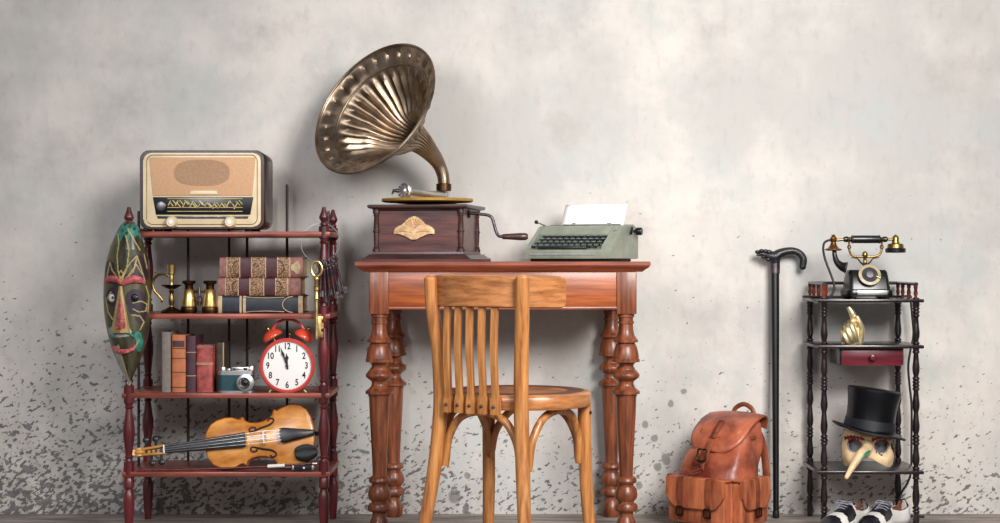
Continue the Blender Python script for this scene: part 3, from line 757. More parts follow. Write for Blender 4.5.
# ---------------------------------------------------------------- wire ring with keys on the right finial
dk = 4.93
a = A(320.7, dk, Wp(0, 262, dk).z)
root = thing('key_ring', 'big thin wire ring hanging over the shelf post finial', 'ring', a.o)
c = a(320.7, 242.7); R = 19.3*dk/F
ringp = []
def ring_pt(q):
    z = math.cos(q); return c+Vector((R*math.sin(q), .013-.046*(1-z)/2, R*z))
MB().tube([ring_pt(2*PI*k_/48) for k_ in range(48)], .0013, 8, True).build('wire_ring', 'silver', root)
def ringw(q): return ring_pt(q)+root.location
hang = ringw(PI+.12)     # right below centre-left
# large brass key
p = ringw(PI+.14)
root_b = thing('brass_key', 'large ornate brass key hanging from the wire ring', 'key', p+Vector((0, -.004, 0)))
s_ = dk/F
MB().tube([Vector((5.3*s_*math.cos(q), 0, -7*s_+7.4*s_*math.sin(q))) for q in [2*PI*k_/28 for k_ in range(28)]], .0036, 8, True).build('bow', 'brassl', root_b)
m = MB(); m.tube([(-2.2*s_, 0, -3*s_), (1.5*s_, 0, -9*s_), (-1.5*s_, 0, -11*s_)], .0015, 6); m.build('bow_scroll', 'brassl', root_b)
zs = lambda y: -(y-262)*s_
MB().lathe([(zs(339), 0), (zs(338.6), .0048), (zs(300), .0052), (zs(299), .0075), (zs(297), .0075), (zs(296), .0055), (zs(291), .0058), (zs(290), .0085), (zs(287), .0085), (zs(286), .006), (zs(281), .0065), (zs(280), .0085), (zs(278), .0085), (zs(276), .005), (zs(275), 0)], 18).build('shaft', 'brassl', root_b)
MB().prism([(.003, zs(337)), (6.6*s_, zs(337)), (6.6*s_, zs(332)), (4.4*s_, zs(331)), (4.4*s_, zs(328.5)), (7*s_, zs(328)), (7*s_, zs(323)), (4.8*s_, zs(322)), (4.8*s_, zs(320)), (6.4*s_, zs(319)), (6.4*s_, zs(316)), (.003, zs(316))], -.003, .003, .0006).build('bit', 'brassl', root_b)
# small iron keys
def iron_key(q, yaw, swing, L, label, i):
    p = ringw(q)
    r = thing('iron_key', label, 'key', p, 0, 'small iron keys on the wire ring', rot=(0, swing, yaw))
    MB().tube([Vector((.0085*math.cos(t), 0, -.008+.0098*math.sin(t))) for t in [2*PI*k_/20 for k_ in range(20)]], .0026, 6, True).build('bow', 'iron', r)
    MB().lathe([(-L, 0), (-L+.001, .0034), (-.026, .0038), (-.024, .0045), (-.021, .0045), (-.018, .0025), (-.017, 0)], 12).build('shaft', 'iron', r)
    MB().prism([(.002, -L+.002), (.0125, -L+.002), (.0125, -L+.007), (.008, -L+.008), (.008, -L+.011), (.0125, -L+.012), (.0125, -L+.018), (.002, -L+.018)], -.0012, .0012).build('bit', 'iron', r)
kl = ['short iron key hanging right beside the large brass key', 'long slim iron key, second of the bunch from the brass key', 'iron key in the middle of the bunch hanging in front of the post',
      'iron key just right of the bunch middle on the wire ring', 'long iron key, second from the right end of the bunch', 'outermost iron key at the right end of the bunch, swinging outward']
for i, (q, yw, sw, L) in enumerate(((PI-.08, .3, .02, .100), (PI-.22, -.4, -.06, .116), (PI-.36, .5, -.12, .100), (PI-.50, .2, -.17, .112), (PI-.64, .5, -.22, .118), (PI-.80, .1, -.28, .110))):
    iron_key(q, yw, sw, L, kl[i], i)
# ---------------------------------------------------------------- desk
dD = 4.91; SD = dD/F
xc = (502.7-500)*SD
root = thing('desk', 'antique reddish brown writing desk with thick turned legs against the wall', 'desk', (xc, -.22, 0))
def zd(y): return H-(y-CY)*SD
X1, X2, Y1, Y2 = .412, -.412, -.218, .20
m = MB(); secs = []
for k_, z in ((-.003, H), (0, H-.002), (0, H-.011), (-.004, H-.013), (-.002, H-.0145), (-.007, H-.018), (-.013, H-.022), (-.019, H-.027), (-.022, H-.029)):
    x, y = .414+k_, .218+k_; secs.append([(-x, -y, z), (x, -y, z), (x, .205, z), (-x, .205, z)])
m.loft(secs); m.build('desk_top', 'oaktop', root, 25)
zb, ztp = zd(309), H-.029
hxF, hxB, yF, yB = .3483, .3287, -.17, .165
lp = [(314, 9), (317, 9), (317.3, 7.8), (321, 7.8), (321.3, 8.8), (323.5, 8.8), (323.8, 7.6), (330, 8), (335, 9.2), (338.5, 11.6), (340, 13), (342, 13), (342.3, 10.2), (343.5, 9.6), (344, 10.4), (347, 11.8), (351, 13), (356, 13.9), (358.6, 14), (359, 14.9), (361.8, 14.9), (362.2, 11), (364, 8.6), (366, 8),
      (367.5, 9.2), (369.5, 10), (369.8, 10.8), (373.5, 14.2), (374.5, 14.6), (376.3, 14.6), (377.5, 13.6), (380.5, 9.6), (381, 8.6), (383.5, 8.2), (386, 9), (388.5, 11.4), (390.8, 14.4), (391.3, 14.9), (393.6, 14.9), (394, 12), (396, 12), (396.3, 11.2), (415, 10.5), (440, 9), (462, 7.8), (474, 7.3), (476, 7.5),
      (476.3, 9.2), (478, 11), (480.5, 11.6), (482.6, 10.4), (483, 8.2), (486, 8.2), (486.3, 9.6), (490, 11.4), (494, 12.4), (497, 12), (500, 9.8), (500.3, 8.6), (503, 8.6), (503.3, 11), (506, 12.6), (509, 12.6), (511, 10.8), (511.3, 8), (516, 7.2), (519, 9), (523, 10.6), (528, 10.8), (532, 9.6), (CY+H/SD, 7.8)]
prof = [(zd(y), r*SD*.93) for y, r in lp][::-1]
for x, y in ((-hxF, yF), (hxF, yF), (-hxB, yB), (hxB, yB)):
    m = MB(); m.lathe(prof, 32, Matrix.Translation((x, y, 0)))
    m.box((x, y, (zd(314)+ztp)/2), (.056, .056, ztp-zd(314)), .003); m.build('leg', 'oak', root)
def apron(c, size, nm, bead):
    m = MB(); m.box(c, size, .001); b = m.build(nm, 'oakh', root)
    m = MB(); m.box(bead[0], bead[1], .002); m.build('bead', 'oaktop', b)
apron((0, yF-.012, (zb+ztp)/2+.003), (2*hxF-.05, .02, ztp-zb-.006), 'front_apron', ((0, yF-.018, zb+.003), (2*hxF-.05, .014, .008)))
apron((0, yB+.01, (zb+ztp)/2+.003), (2*hxB-.05, .02, ztp-zb-.006), 'back_apron', ((0, yB+.016, zb+.003), (2*hxB-.05, .014, .008)))
for sg in (-1, 1):
    m = MB(); q = .34; m.loft([[(sg*(hxF+.012), yF+.028, z), (sg*(hxB+.014), yB-.028, z), (sg*(hxB-.006), yB-.028, z), (sg*(hxF-.008), yF+.028, z)] for z in (zb, ztp)]); m.build('side_apron', 'oakh', root)

# ---------------------------------------------------------------- gramophone
th = math.radians(11)
root = thing('gramophone', 'old gramophone with large fluted bronze horn on a dark walnut case', 'gramophone', (-.2120, 5.075-D, H), -th)
def rect(hx, hy, z, c=.0): return [(-hx, -hy, z), (hx, -hy, z), (hx, hy, z), (-hx, hy, z)]
MB().loft([rect(*q) for q in ((.160, .144, 0), (.160, .144, .007), (.156, .140, .010), (.153, .137, .0105), (.150, .134, .014), (.141, .126, .020), (.134, .120, .0215), (.133, .119, .028), (.130, .116, .029))]).build('plinth', 'walnutd', root, 20)
case = MB().loft([rect(.124, .110, .028), rect(.124, .110, .150)]).build('case', 'walnut', root, 20)
for sx in (-1, 1):
    for sy in (-1, 1):
        MB().lathe([(.028, .011), (.036, .011), (.037, .008), (.041, .0095), (.044, .007), (.075, .0085), (.083, .0085), (.085, .011), (.088, .011), (.090, .0085), (.128, .007), (.132, .0095), (.136, .0075), (.138, .0105), (.150, .0105)], 16, Matrix.Translation((sx*.124, sy*.110, 0))).build('corner_column', 'walnutd', root)
MB().loft([rect(*q) for q in ((.130, .116, .146), (.134, .120, .150), (.144, .130, .153), (.146, .132, .157), (.146, .132, .161), (.141, .127, .163))]).build('lid', 'walnutd', root, 20)
# gilt shell ornament
hf = [(0, -.034), (.007, -.029), (.015, -.027), (.030, -.022), (.043, -.013), (.051, -.012), (.056, -.018), (.060, -.015), (.060, -.006), (.055, .002), (.044, .009), (.034, .012), (.029, .014), (.028, .020), (.022, .022), (.020, .028), (.013, .029), (.008, .034), (0, .036)]
oo = hf+[(-x, z) for x, z in hf[-2:0:-1]]
emM = Matrix.Translation((-.012, 0, .094))
em = MB(); em.prism(oo, -.1165, -.109, .0022, T=emM); em = em.build('shell_ornament', mat('worn gilt', 'c59a6a', .5, .3, .2, 60, .2, col2='e2c096'), root)
m = MB()
for k_ in range(-4, 5):
    q = k_*.27; m.tube([emM @ Vector((.004*math.sin(q), -.117, .004)), emM @ Vector((.028*math.sin(q), -.1175, .004+.026*math.cos(q)))], [.0010, .0022], 6)
for sg in (-1, 1): m.tube(cr([emM @ Vector((sg*.006, -.1165, -.010)), emM @ Vector((sg*.03, -.1175, -.006)), emM @ Vector((sg*.052, -.1168, -.010))], 5), [.002, .0028, .001], 6)
m.build('relief', mat('gilt relief', 'd2aa7c', .5, .3, .2, 60), em)
# turntable
MB().lathe([(.163, .04), (.168, .04), (.169, .085), (.172, .09)], 40).build('hub', 'iron', root)
MB().lathe([(.171, .10), (.1725, .128), (.175, .1335), (.180, .134), (.183, .132), (.1835, .12), (.1835, 0)], 64).build('turntable', mat('ochre felt and brass turntable', 'a5803a', .55, .3, .15, 80), root)
MB().lathe([(.182, .004), (.192, .0035), (.194, 0)], 12).build('spindle', 'silver', root)
# crank
Mi = inv(root)
P = [Wp(*q) for q in ((470, 213.2, 5.045), (484, 214.5, 5.04), (490, 216, 5.038), (492.5, 219, 5.037), (494.5, 226, 5.035), (496.3, 232, 5.033), (499, 236, 5.03), (504, 236.5, 5.03))]
ck = MB(Mi).tube(cr(P, 4), .0046, 10).build('crank', 'iron', root)
p = [Wp(x, 236.6, 5.03) for x in (502, 503, 511, 520, 526, 528)]
MB(Mi).tube(p, [.0055, .0075, .0090, .0108, .0105, .0065], 16).build('crank_handle', 'walnutd', ck)
e = Mi @ Wp(474, 213.2, 5.045); MB().lathe([(0, .014), (.004, .014), (.006, .008)], 18, Matrix.Translation((.124, e.y, e.z)) @ Matrix.Rotation(PI/2, 4, 'Y')).build('crank_plate', 'brassd', ck)
# horn
nrm = Vector((-.572, -.677, .463)).normalized()
mouth = Wp(374, 108, 4.97)
ax = [mouth+nrm*0, mouth-nrm*.045, mouth-nrm*.09, mouth-nrm*.135, Wp(417, 139.5, 5.095), Wp(428.5, 150.5, 5.12), Wp(437.5, 162, 5.135), Wp(442.5, 173.5, 5.14), Wp(443.8, 182, 5.14), Wp(443.8, 191, 5.14)]
axs = cr(ax, 14); n = len(axs)
cum = [0]
for i in range(1, n): cum.append(cum[-1]+(axs[i]-axs[i-1]).length)
tab = [(0, .2150), (.004, .2145), (.010, .2085), (.017, .196), (.023, .184), (.030, .1745), (.036, .168), (.044, .161), (.060, .146), (.080, .127), (.10, .108), (.12, .0885), (.14, .0705), (.16, .0555), (.18, .044), (.20, .037), (.225, .0315), (.25, .0265), (.28, .022), (.31, .0185), (.40, .0170)]
m = MB(Mi); rings = []; u = Vector((0, 0, 1)); NS = 168; pet = 28
ts = [axs[min(i+1, n-1)]-axs[max(i-1, 0)] for i in range(n)]
# resample with dense rings at the mouth
ss = [i*.0022 for i in range(22)]+[.05+.006*i for i in range(int((cum[-1]-.05)/.006)+1)]+[cum[-1]]
for s_ in ss:
    i = max(k_ for k_ in range(n) if cum[k_] <= s_+1e-9); i = min(i, n-2)
    f_ = (s_-cum[i])/max(1e-9, cum[i+1]-cum[i]); p = axs[i].lerp(axs[i+1], f_); t = ts[i].lerp(ts[i+1], f_).normalized()
    u = (u-t*u.dot(t)).normalized(); v_ = t.cross(u); r = smooth_tab(tab, s_)
    ring = []
    for k_ in range(NS):
        q = 2*PI*k_/NS; rr = r
        fl = max(0, min(1, (s_-.036)/.02))*max(.25, min(1, (.34-s_)/.2))
        if fl > 0 and s_ < .33: rr *= 1-.060*fl*(1-abs(math.sin(pet*q/2)))**1.0*1.6+.02*fl
        if .008 < s_ < .030:
            g = math.exp(-((s_-.0175)/.0075)**2); rr -= 0; 
            ring_off = t*(.0075*g*max(0, math.cos(pet*q))**2.5)
        else: ring_off = Vector((0, 0, 0))
        ring.append(m.v(p+ring_off+(u*math.cos(q)+v_*math.sin(q))*rr))
    rings.append(ring)
m.skin(rings, 0, False)
horn = m.build('horn', 'hornb', root, 55, solid=.0025)
def ring_at(s_, off, rad, nm):
    i = max(k_ for k_ in range(n) if cum[k_] <= s_+1e-9); p = axs[i]-(nrm)*(s_-cum[i]); uu = Vector((0, 0, 1)); uu = (uu-nrm*uu.dot(nrm)).normalized(); vv = nrm.cross(uu); r = smooth_tab(tab, s_)+off
    MB(Mi).tube([p+(uu*math.cos(2*PI*k_/72)+vv*math.sin(2*PI*k_/72))*r for k_ in range(72)], rad, 8, True).build(nm, 'hornb', horn)
ring_at(0, 0, .0035, 'rolled_rim'); ring_at(.034, -.001, .0042, 'bead')
MB(Mi).lathe([(-.012, .0205), (-.010, .0225), (.008, .0225), (.010, .0205)], 24, Matrix.Translation(Wp(443.8, 187, 5.14))).build('elbow_collar', 'brassd', horn)
# tonearm and sound box
P = [Wp(*q) for q in ((443.8, 190, 5.14), (443.8, 193.2, 5.14), (441, 195.6, 5.125), (434, 195, 5.10), (424, 193.6, 5.06), (414, 192.4, 5.03), (408, 192, 5.015))]
ta = MB(Mi).tube(cr(P, 5), [.0165, .0165, .014, .0115, .010, .009, .0085], 16).build('tonearm', 'silver', root)
sbx = Wp(404.5, 190.8, 5.0); T = Matrix.Translation(Mi @ sbx) @ Matrix.Rotation(-.25, 4, 'Z') @ Matrix.Rotation(PI/2, 4, 'X')
sb_ = MB().lathe([(-.010, 0), (-.010, .019), (-.007, .0215), (.004, .0215), (.007, .018), (.006, .013), (.008, .006), (.010, 0)], 32, T).build('sound_box', 'silver', ta)
m = MB()
for k_ in range(8): m.ball(T @ Vector((.0155*math.cos(k_*PI/4), .0155*math.sin(k_*PI/4), .006)), .0032)
m.build('rosettes', 'iron', sb_)
MB(Mi).tube([sbx+Vector((-.015, 0, 0)), sbx+Vector((-.032, 0, .0)), sbx+Vector((-.036, 0, -.010))], [.006, .005, .002], 10).build('needle_clamp', 'steel', sb_)
MB(Mi).lathe([(H+.163, .026), (H+.168, .024), (H+.172, .018), (Wp(0, 193, 5.14).z, .0175)], 24, Matrix.Translation((Wp(443.8, 0, 5.14).x, 5.14-D, 0))).build('tonearm_post', 'silver', ta)

# ---------------------------------------------------------------- typewriter
tt = math.radians(22)
root = thing('typewriter', 'sage green portable typewriter with dark round keys on the desk', 'typewriter', (.238, 5.05-D, H), -tt)
def sideprism(pts, x0, x1, r=0):
    m = MB(); m.prism([(y, z) for y, z in pts], x0, x1, r, T=Matrix(((0, 1, 0, 0), (1, 0, 0, 0), (0, 0, 1, 0), (0, 0, 0, 1)))); return m
sideprism([(-.128, .008), (-.130, .012), (-.130, .028), (-.126, .033), (-.104, .036), (-.03, .060), (.125, .060), (.127, .05), (.127, .008)], -.126, .126, .002).build('base', 'sage', root, 30)
ck_ = [(-.129, .009), (-.1295, .029), (-.122, .036), (-.108, .041), (-.038, .083), (-.018, .098), (.0, .1035), (.085, .107), (.118, .098), (.13, .08), (.13, .009)]
sideprism(ck_, .098, .130, .004).build('side_cheek', 'sage', root, 30)
sideprism(ck_, -.130, -.118, .003).build('side_cheek', 'sage', root, 30)
sideprism([(-.036, .078), (-.020, .096), (-.002, .1025), (.066, .106), (.066, .06), (-.028, .06)], -.1185, .0985, .002).build('ribbon_cover', 'sage', root, 30)
m = MB(); m.box((0, -.006, .0045), (.235, .215, .009), .003); m.build('rubber_base', 'blackm', root)
m = MB(); m.box((-.013, -.131, .021), (.20, .002, .005)); m.build('chrome_strip', 'silver', root)
for r_ in range(4):
    for k_ in range(11):
        x = -.105+.0186*k_+(.0045*r_ if r_ < 4 else 0)-.004; y = -.101+.0185*r_; z = .0425+.0095*r_
        if x > .094: continue
        kk = MB(); kk.lathe([(-.008, .0025), (0, .0025), (.0005, .0078), (.0035, .0078), (.0045, .0066), (.0040, 0)], 16, Matrix.Translation((x, y, z)) @ Matrix.Rotation(-.35 if False else .22, 4, 'X')); ko = kk.build('key', 'keyc', root)
        MB().torus((x, y, z+.0042), .0070, .0008, 'Z', 16, 5).build('key_ring_rim', 'keyl', ko)
MB().box((-.018, -.118, .0395), (.150, .011, .007), .002).build('space_bar', 'keyc', root)
RY = Matrix.Rotation(PI/2, 4, 'Y')
pl = MB().lathe([(-.128, 0), (-.128, .0155), (.128, .0155), (.128, 0)], 28, Matrix.Translation((0, .085, .0925)) @ RY).build('platen', 'blackm', root)
m = MB(); m.box((0, .098, .078), (.262, .04, .034), .006); m.build('carriage', 'sage', root)
for sg in (-1, 1):
    MB().lathe([(.128, .004), (.138, .004), (.138, .0105), (.141, .0115), (.153, .0115), (.156, .010), (.157, 0)], 20, Matrix.Translation((0, .085, .088)) @ (RY if sg > 0 else Matrix.Rotation(-PI/2, 4, 'Y'))).build('platen_knob', 'black', root)
lv = MB().tube([(-.128, .07, .098), (-.140, .06, .108), (-.148, .045, .1135), (-.152, .030, .115)], [.003, .003, .0026, .004], 8).build('carriage_lever', 'silver', root)
MB().ball((-.1525, .028, .1165), .0065, .8, 1.3, .9).build('lever_tip', 'blackm', lv)
MB().tube([(.128, .075, .1), (.136, .055, .098), (.137, .04, .08)], [.003, .003, .004], 8).build('release_lever', 'black', root)
m = MB(); m.tube([(-.085, .072, .108), (.095, .072, .108)], .0022, 8)
for x in (-.05, .06): m.lathe([(-.006, .005), (.006, .005)], 12, Matrix.Translation((x, .072, .109)) @ RY)
m.build('paper_bail', 'silver', root)
m = MB(); m.box((.112, -.03, .0905), (.010, .012, .004), .001, R=Matrix.Rotation(.6, 3, 'X')); m.build('badge', 'silver', root)
# sheet of paper, held by the typewriter
prt = thing('paper_sheet', 'blank white sheet of paper standing in the typewriter', 'paper', (Matrix.Translation(root.location) @ root.rotation_euler.to_matrix().to_4x4()) @ Vector((.004, .076, .107)), -tt)
m = MB(); rows = []
for i in range(9):
    t = i/8; rows.append([(x, .002+.030*t+.010*t*t, -.004+.066*t+.0022*math.sin(PI*(x+.1)/.2)) for x in [-.0965+.193*j/10 for j in range(11)]])
m.grid(rows); po = m.build('sheet', 'paper', prt, solid=.0005)

# ---------------------------------------------------------------- bentwood chair
tc_ = math.radians(33)
root = thing('wooden_chair', 'honey coloured bentwood chair with slatted curved back in front of the desk', 'chair', ((516-500)*4.3/F, 4.3-D, 0), -tc_)
zS = .452
def seat_o(r, z, n_=72):
    o_ = []
    for k_ in range(n_):
        q = 2*PI*k_/n_; s_ = math.sin(q); bk = max(0, -s_)
        o_.append((r*math.cos(q)*(1-.10*bk)*(1+.10*bk*(1-bk)*2), r*s_ if s_ > 0 else -r*.955*bk**.86, z))
    return o_
MB().loft([seat_o(r, z) for z, r in ((zS-.036, .165), (zS-.036, .184), (zS-.032, .186), (zS-.008, .186), (zS-.003, .183), (zS, .176), (zS, .165))]).build('seat_ring', 'beechh', root)
MB().loft([seat_o(r, z) for z, r in ((zS-.012, .168), (zS+.001, .168), (zS+.0006, .15), (zS-.002, .05))]).build('seat_panel', 'seatw', root)
for sg in (-1, 1):
    zt_ = H-(278-CY)*4.15/F if sg > 0 else H-(279-CY)*4.25/F
    pts = cr([(sg*.158, -.205, 0), (sg*.142, -.186, .14), (sg*.126, -.168, .28), (sg*.117, -.160, .40), (sg*.116, -.160, .47), (sg*.120, -.164, .56), (sg*.129, -.175, .66), (sg*.132, -.179, zt_)], 6)
    m = MB(); m.tube(pts, [.0145, .0155, .0175, .018, .018, .0175, .017, .0165], 18, up=(0, 1, 0)); e = Vector(pts[-1]); m.ball(e, .0162, 1, 1, .55); m.build('back_post', 'beech', root)
    pts = cr([(sg*.142, .092, zS-.03), (sg*.142, .093, .34), (sg*.145, .098, .2), (sg*.153, .107, .08), (sg*.162, .115, 0)], 6)
    m = MB(); m.tube(pts, [.0165, .0165, .016, .0145, .013], 18, up=(0, 1, 0)); m.build('front_leg', 'beech', root)
# crest rail
ar = cr([(-.182, -.050), (-.170, -.105), (-.143, -.166), (-.080, -.205), (0, -.218), (.080, -.205), (.143, -.166), (.170, -.105), (.182, -.050)], 8) if False else cr([(x, y, 0) for x, y in ((-.169, -.052), (-.158, -.098), (-.130, -.152), (-.075, -.184), (0, -.195), (.075, -.184), (.130, -.152), (.158, -.098), (.169, -.052))], 8)
m = MB(); secs = []; nA = len(ar)
for i, p in enumerate(ar):
    t = (ar[min(i+1, nA-1)]-ar[max(i-1, 0)]).normalized(); nn = Vector((-t.y, t.x, 0)); e = min(i, nA-1-i)/5.0
    dz = .036 if e >= 1 else .024+.012*math.sqrt(max(0, 1-(1-e)**2))
    zc_ = .696+.004*math.sin(PI*i/(nA-1)); th_ = .0075
    secs.append([p+nn*th_+Vector((0, 0, zc_-dz)), p+nn*th_+Vector((0, 0, zc_+dz)), p+nn*th_*.3+Vector((0, 0, zc_+dz+.003)), p-nn*th_+Vector((0, 0, zc_+dz)), p-nn*th_+Vector((0, 0, zc_-dz)), p-nn*th_*.3+Vector((0, 0, zc_-dz-.003))])
m.loft(secs); m.build('crest_rail', 'beechh', root, 50)
for i in range(5):
    bx = -.078+.034*i; q = bx*.9; by = -.183+.45*bx*bx
    tx = -.081+.0345*i; ty = -.186+.6*tx*tx*2
    pts = cr([(bx, by, zS-.045), (bx, by, zS-.008), (bx*.98+tx*.02, by-.004, zS+.05), ((bx+tx)/2, (by+ty)/2-.006, .57), (tx, ty, .668)], 5)
    m = MB(); rl = []
    fr = Vector((math.sin(q), -math.cos(q), 0)); sd = Vector((math.cos(q), math.sin(q), 0))
    for k_, p in enumerate(pts):
        w_ = .0102 if p.z < zS-.005 else .0074; dp = .009 if p.z < zS-.01 else .006
        rl.append([p+sd*w_+fr*dp, p-sd*w_+fr*dp, p-sd*w_-fr*dp, p+sd*w_-fr*dp])
    m.loft(rl); so = m.build('back_slat', 'beech', root, 30)
    MB().ball(Vector((bx, by, zS-.026))+fr*.009, .0042).build('screw', 'iron', so)
def arch(p0, p1, bow, nm='bent_brace'):
    p0, p1 = Vector(p0), Vector(p1); mid = (p0+p1)/2; ds = (p1-p0); o_ = Vector(bow)
    pts = [p0+Vector((0, 0, -.015)), p0+ds*.015, p0+ds*.06+o_*.3+Vector((0, 0, .055)), p0+ds*.22+o_*.8+Vector((0, 0, .105)), mid+o_+Vector((0, 0, .122)), p1-ds*.22+o_*.8+Vector((0, 0, .105)), p1-ds*.06+o_*.3+Vector((0, 0, .055)), p1-ds*.015, p1+Vector((0, 0, -.015))]
    m = MB(); m.tube(cr(pts, 6), .0098, 12); return m.build(nm, 'beech', root)
zA = .288
BL, BR, FL, FR = (-.110, -.150, zA), (.110, -.150, zA), (-.132, .085, zA), (.132, .085, zA)
arch(BL, BR, (0, -.004, 0)); arch(FL, FR, (0, .02, 0)); arch((-.122, -.138, zA), FL, (-.010, 0, 0)); arch((.122, -.138, zA), FR, (.010, 0, 0))
m = MB(); m.lathe([(0, .004), (.003, .0045), (.004, 0)], 12, Matrix.Translation((.158, .092, zS-.055)) @ RY); m.build('bolt', 'iron', root)

# ---------------------------------------------------------------- walking cane leaning on the wall
pb, pt = Wp(776, 514.5, 5.215), Wp(775, 262, 5.265); pb.z = 0
root = thing('walking_cane', 'black walking cane with carved curved handle leaning on the wall', 'cane', pb)
dv = pt-pb
sh = MB().tube([dv*.0+Vector((0, 0, .012)), dv*.03, dv*.5, dv*.9, dv], [.0085, .0088, .0108, .0128, .0132], 18).build('shaft', 'black', root)
MB().lathe([(0, .0085), (.004, .0105), (.018, .0105), (.022, .0095)], 16).build('ferrule', 'blackm', root)
MB().tube([dv*.955, dv*1.0], [.0148, .0152], 18).build('collar', 'iron', root)
o = pb
M['carved'] = mat('carved black handle', '141215', .4, 0, .5, 180, .8, bsc=250, coat=.2)
P = [Wp(x, y, 5.262)-pb for x, y in ((757.5, 252.5), (760, 253.2), (765, 254.5), (770, 256), (775, 256.5), (780, 253.5), (787, 251.3), (794, 251.2), (800, 254), (803.3, 259.5), (802.6, 266.5))]
hd = MB().tube(cr(P, 6), [.006, .0085, .011, .0155, .0175, .0145, .012, .0112, .0112, .0118, .0105], 16).ball(P[-1], .0108).build('handle', 'carved', root)
m = MB()
for x, y, r in ((757.5, 252, 2.2), (761.5, 250.8, 2.2), (765.5, 251.2, 2.4), (769, 252, 2.6), (758.5, 254.8, 1.8), (763.5, 257, 2.0), (768, 259.5, 2.3)):
    p = Wp(x, y, 5.252)-pb; m.ball(p, r*.003, 1.2, .9, .9, n=8)
m.tube([dv*.995, P[4]], [.0150, .0165], 16)
m.build('carving', 'carved', hd)
# ---------------------------------------------------------------- leather backpack
tb = math.radians(42)
root = thing('backpack', 'tan leather rucksack with buckled pockets leaning near the wall on the floor', 'backpack', ((717-500)*5.05/F, 5.05-D, 0), -tb)
def sect(hx, hy, cy, z, p=3.2, n=40, wob=0, ph=0):
    o_ = []
    for k in range(n):
        q = 2*PI*k/n; c, s_ = math.cos(q), math.sin(q)
        r = 1+wob*math.sin(5*q+ph)+wob*.7*math.sin(8*q+2*ph)
        o_.append((hx*r*math.copysign(abs(c)**(2/p), c), cy+hy*r*math.copysign(abs(s_)**(2/p), s_), z))
    return o_
lev = [(.100, .072, 0, .0), (.108, .080, 0, .008), (.112, .083, .0, .05), (.112, .083, .002, .11), (.110, .082, .006, .15), (.107, .080, .014, .18), (.102, .072, .032, .215), (.094, .062, .052, .25), (.086, .058, .058, .280), (.080, .050, .070, .300), (.055, .033, .078, .312)]
secs = []
for i in range(46):
    t = i/45*(len(lev)-1); j = min(int(t), len(lev)-2); f_ = t-j; q = [lev[j][k]+(lev[j+1][k]-lev[j][k])*f_ for k in range(4)]
    wob = .0+.06*max(0, min(1, (q[3]-.17)/.06)); secs.append(sect(q[0], q[1], q[2], q[3], 3.4, 64, wob, 1.2+q[3]*14))
m = MB(); m.loft(secs); body = m.build('bag_body', 'leather', root, 0)
# dark gathered mouth under the flap
MB().torus((0, .048, .258), .078, .006, 'Z', 40, 8, T=Matrix.Diagonal((1.12, .80, 1, 1))).build('drawstring', 'leatherd', root)
# flap
path = [(.136, .288), (.132, .307), (.116, .321), (.085, .321), (.050, .308), (.022, .290), (-.004, .267), (-.026, .243), (-.040, .222)]
pth = cr([(0, y, z) for y, z in path], 4); rows = []; nP = len(pth)
for i, p in enumerate(pth):
    t = i/(nP-1); w_ = .077+.016*min(1, t*2.2)
    if t > .60: w_ *= math.sqrt(max(.0, 1-((t-.60)/.41)**2.8))
    row = []
    for j in range(19):
        u_ = -1+2*j/18; row.append((u_*w_, p.y+.012*u_*u_*(1 if t > .3 else t/.3), p.z-.009*abs(u_)**2.4*(1-.5*t)))
    rows.append(row)
m = MB(); m.grid(rows); m.build('flap', 'leather', root, 0, solid=.006, soff=1)
MB().tube([(x, y, z+.003) for x, y, z in [rows[i][0] for i in range(nP)]+rows[-1][1:-1]+[rows[i][18] for i in range(nP-1, -1, -1)]], .0032, 6).build('flap_edge', 'leatherd', root)
# leather tag stitched on the flap
i0, i1 = int(nP*.50), int(nP*.80)
def flap_pt(t, u_, lift):
    i = min(int(t*(nP-1)), nP-2); f_ = t*(nP-1)-i; jx = (u_+1)*9; j = min(int(jx), 17); g = jx-j
    P4 = [Vector(rows[i][j]).lerp(Vector(rows[i][j+1]), g), Vector(rows[i+1][j]).lerp(Vector(rows[i+1][j+1]), g)]
    nrm_ = (Vector(rows[i+1][9])-Vector(rows[i][9])).cross(Vector((1, 0, 0))).normalized()
    if nrm_.y > 0: nrm_ = -nrm_
    return P4[0].lerp(P4[1], f_)+nrm_*lift
m = MB(); m.grid([[flap_pt(t, u_, .0075) for u_ in (-.11, 0, .11)] for t in (.58, .66, .74, .82)]); m.build('leather_tag', 'leatherp', root, solid=.002, soff=1)
m = MB(); m.tube([flap_pt(t, u_, .0105) for t, u_ in ((.58, -.11), (.58, .11), (.70, .11), (.82, .11), (.82, -.11), (.70, -.11))], .0013, 6, True); m.build('tag_stitching', 'leatherd', root)
def buckle(c, R, w_, h_, name='buckle', par=None):
    m = MB(); pts = [Vector(c)+R @ Vector(q) for q in ((-w_, 0, -h_), (w_, 0, -h_), (w_, 0, h_), (-w_, 0, h_))]
    pp = []
    for k in range(4):
        a_, b_ = pts[k], pts[(k+1) % 4]; pp += [a_.lerp(b_, .08), a_.lerp(b_, .5), a_.lerp(b_, .92)]
    m.tube(pp, .0028, 8, True); m.tube([Vector(c)+R @ Vector((0, -.002, h_)), Vector(c)+R @ Vector((0, -.003, -h_))], .0016, 6)
    return m.build(name, 'brassd', par or root)
I3 = Matrix.Identity(3)
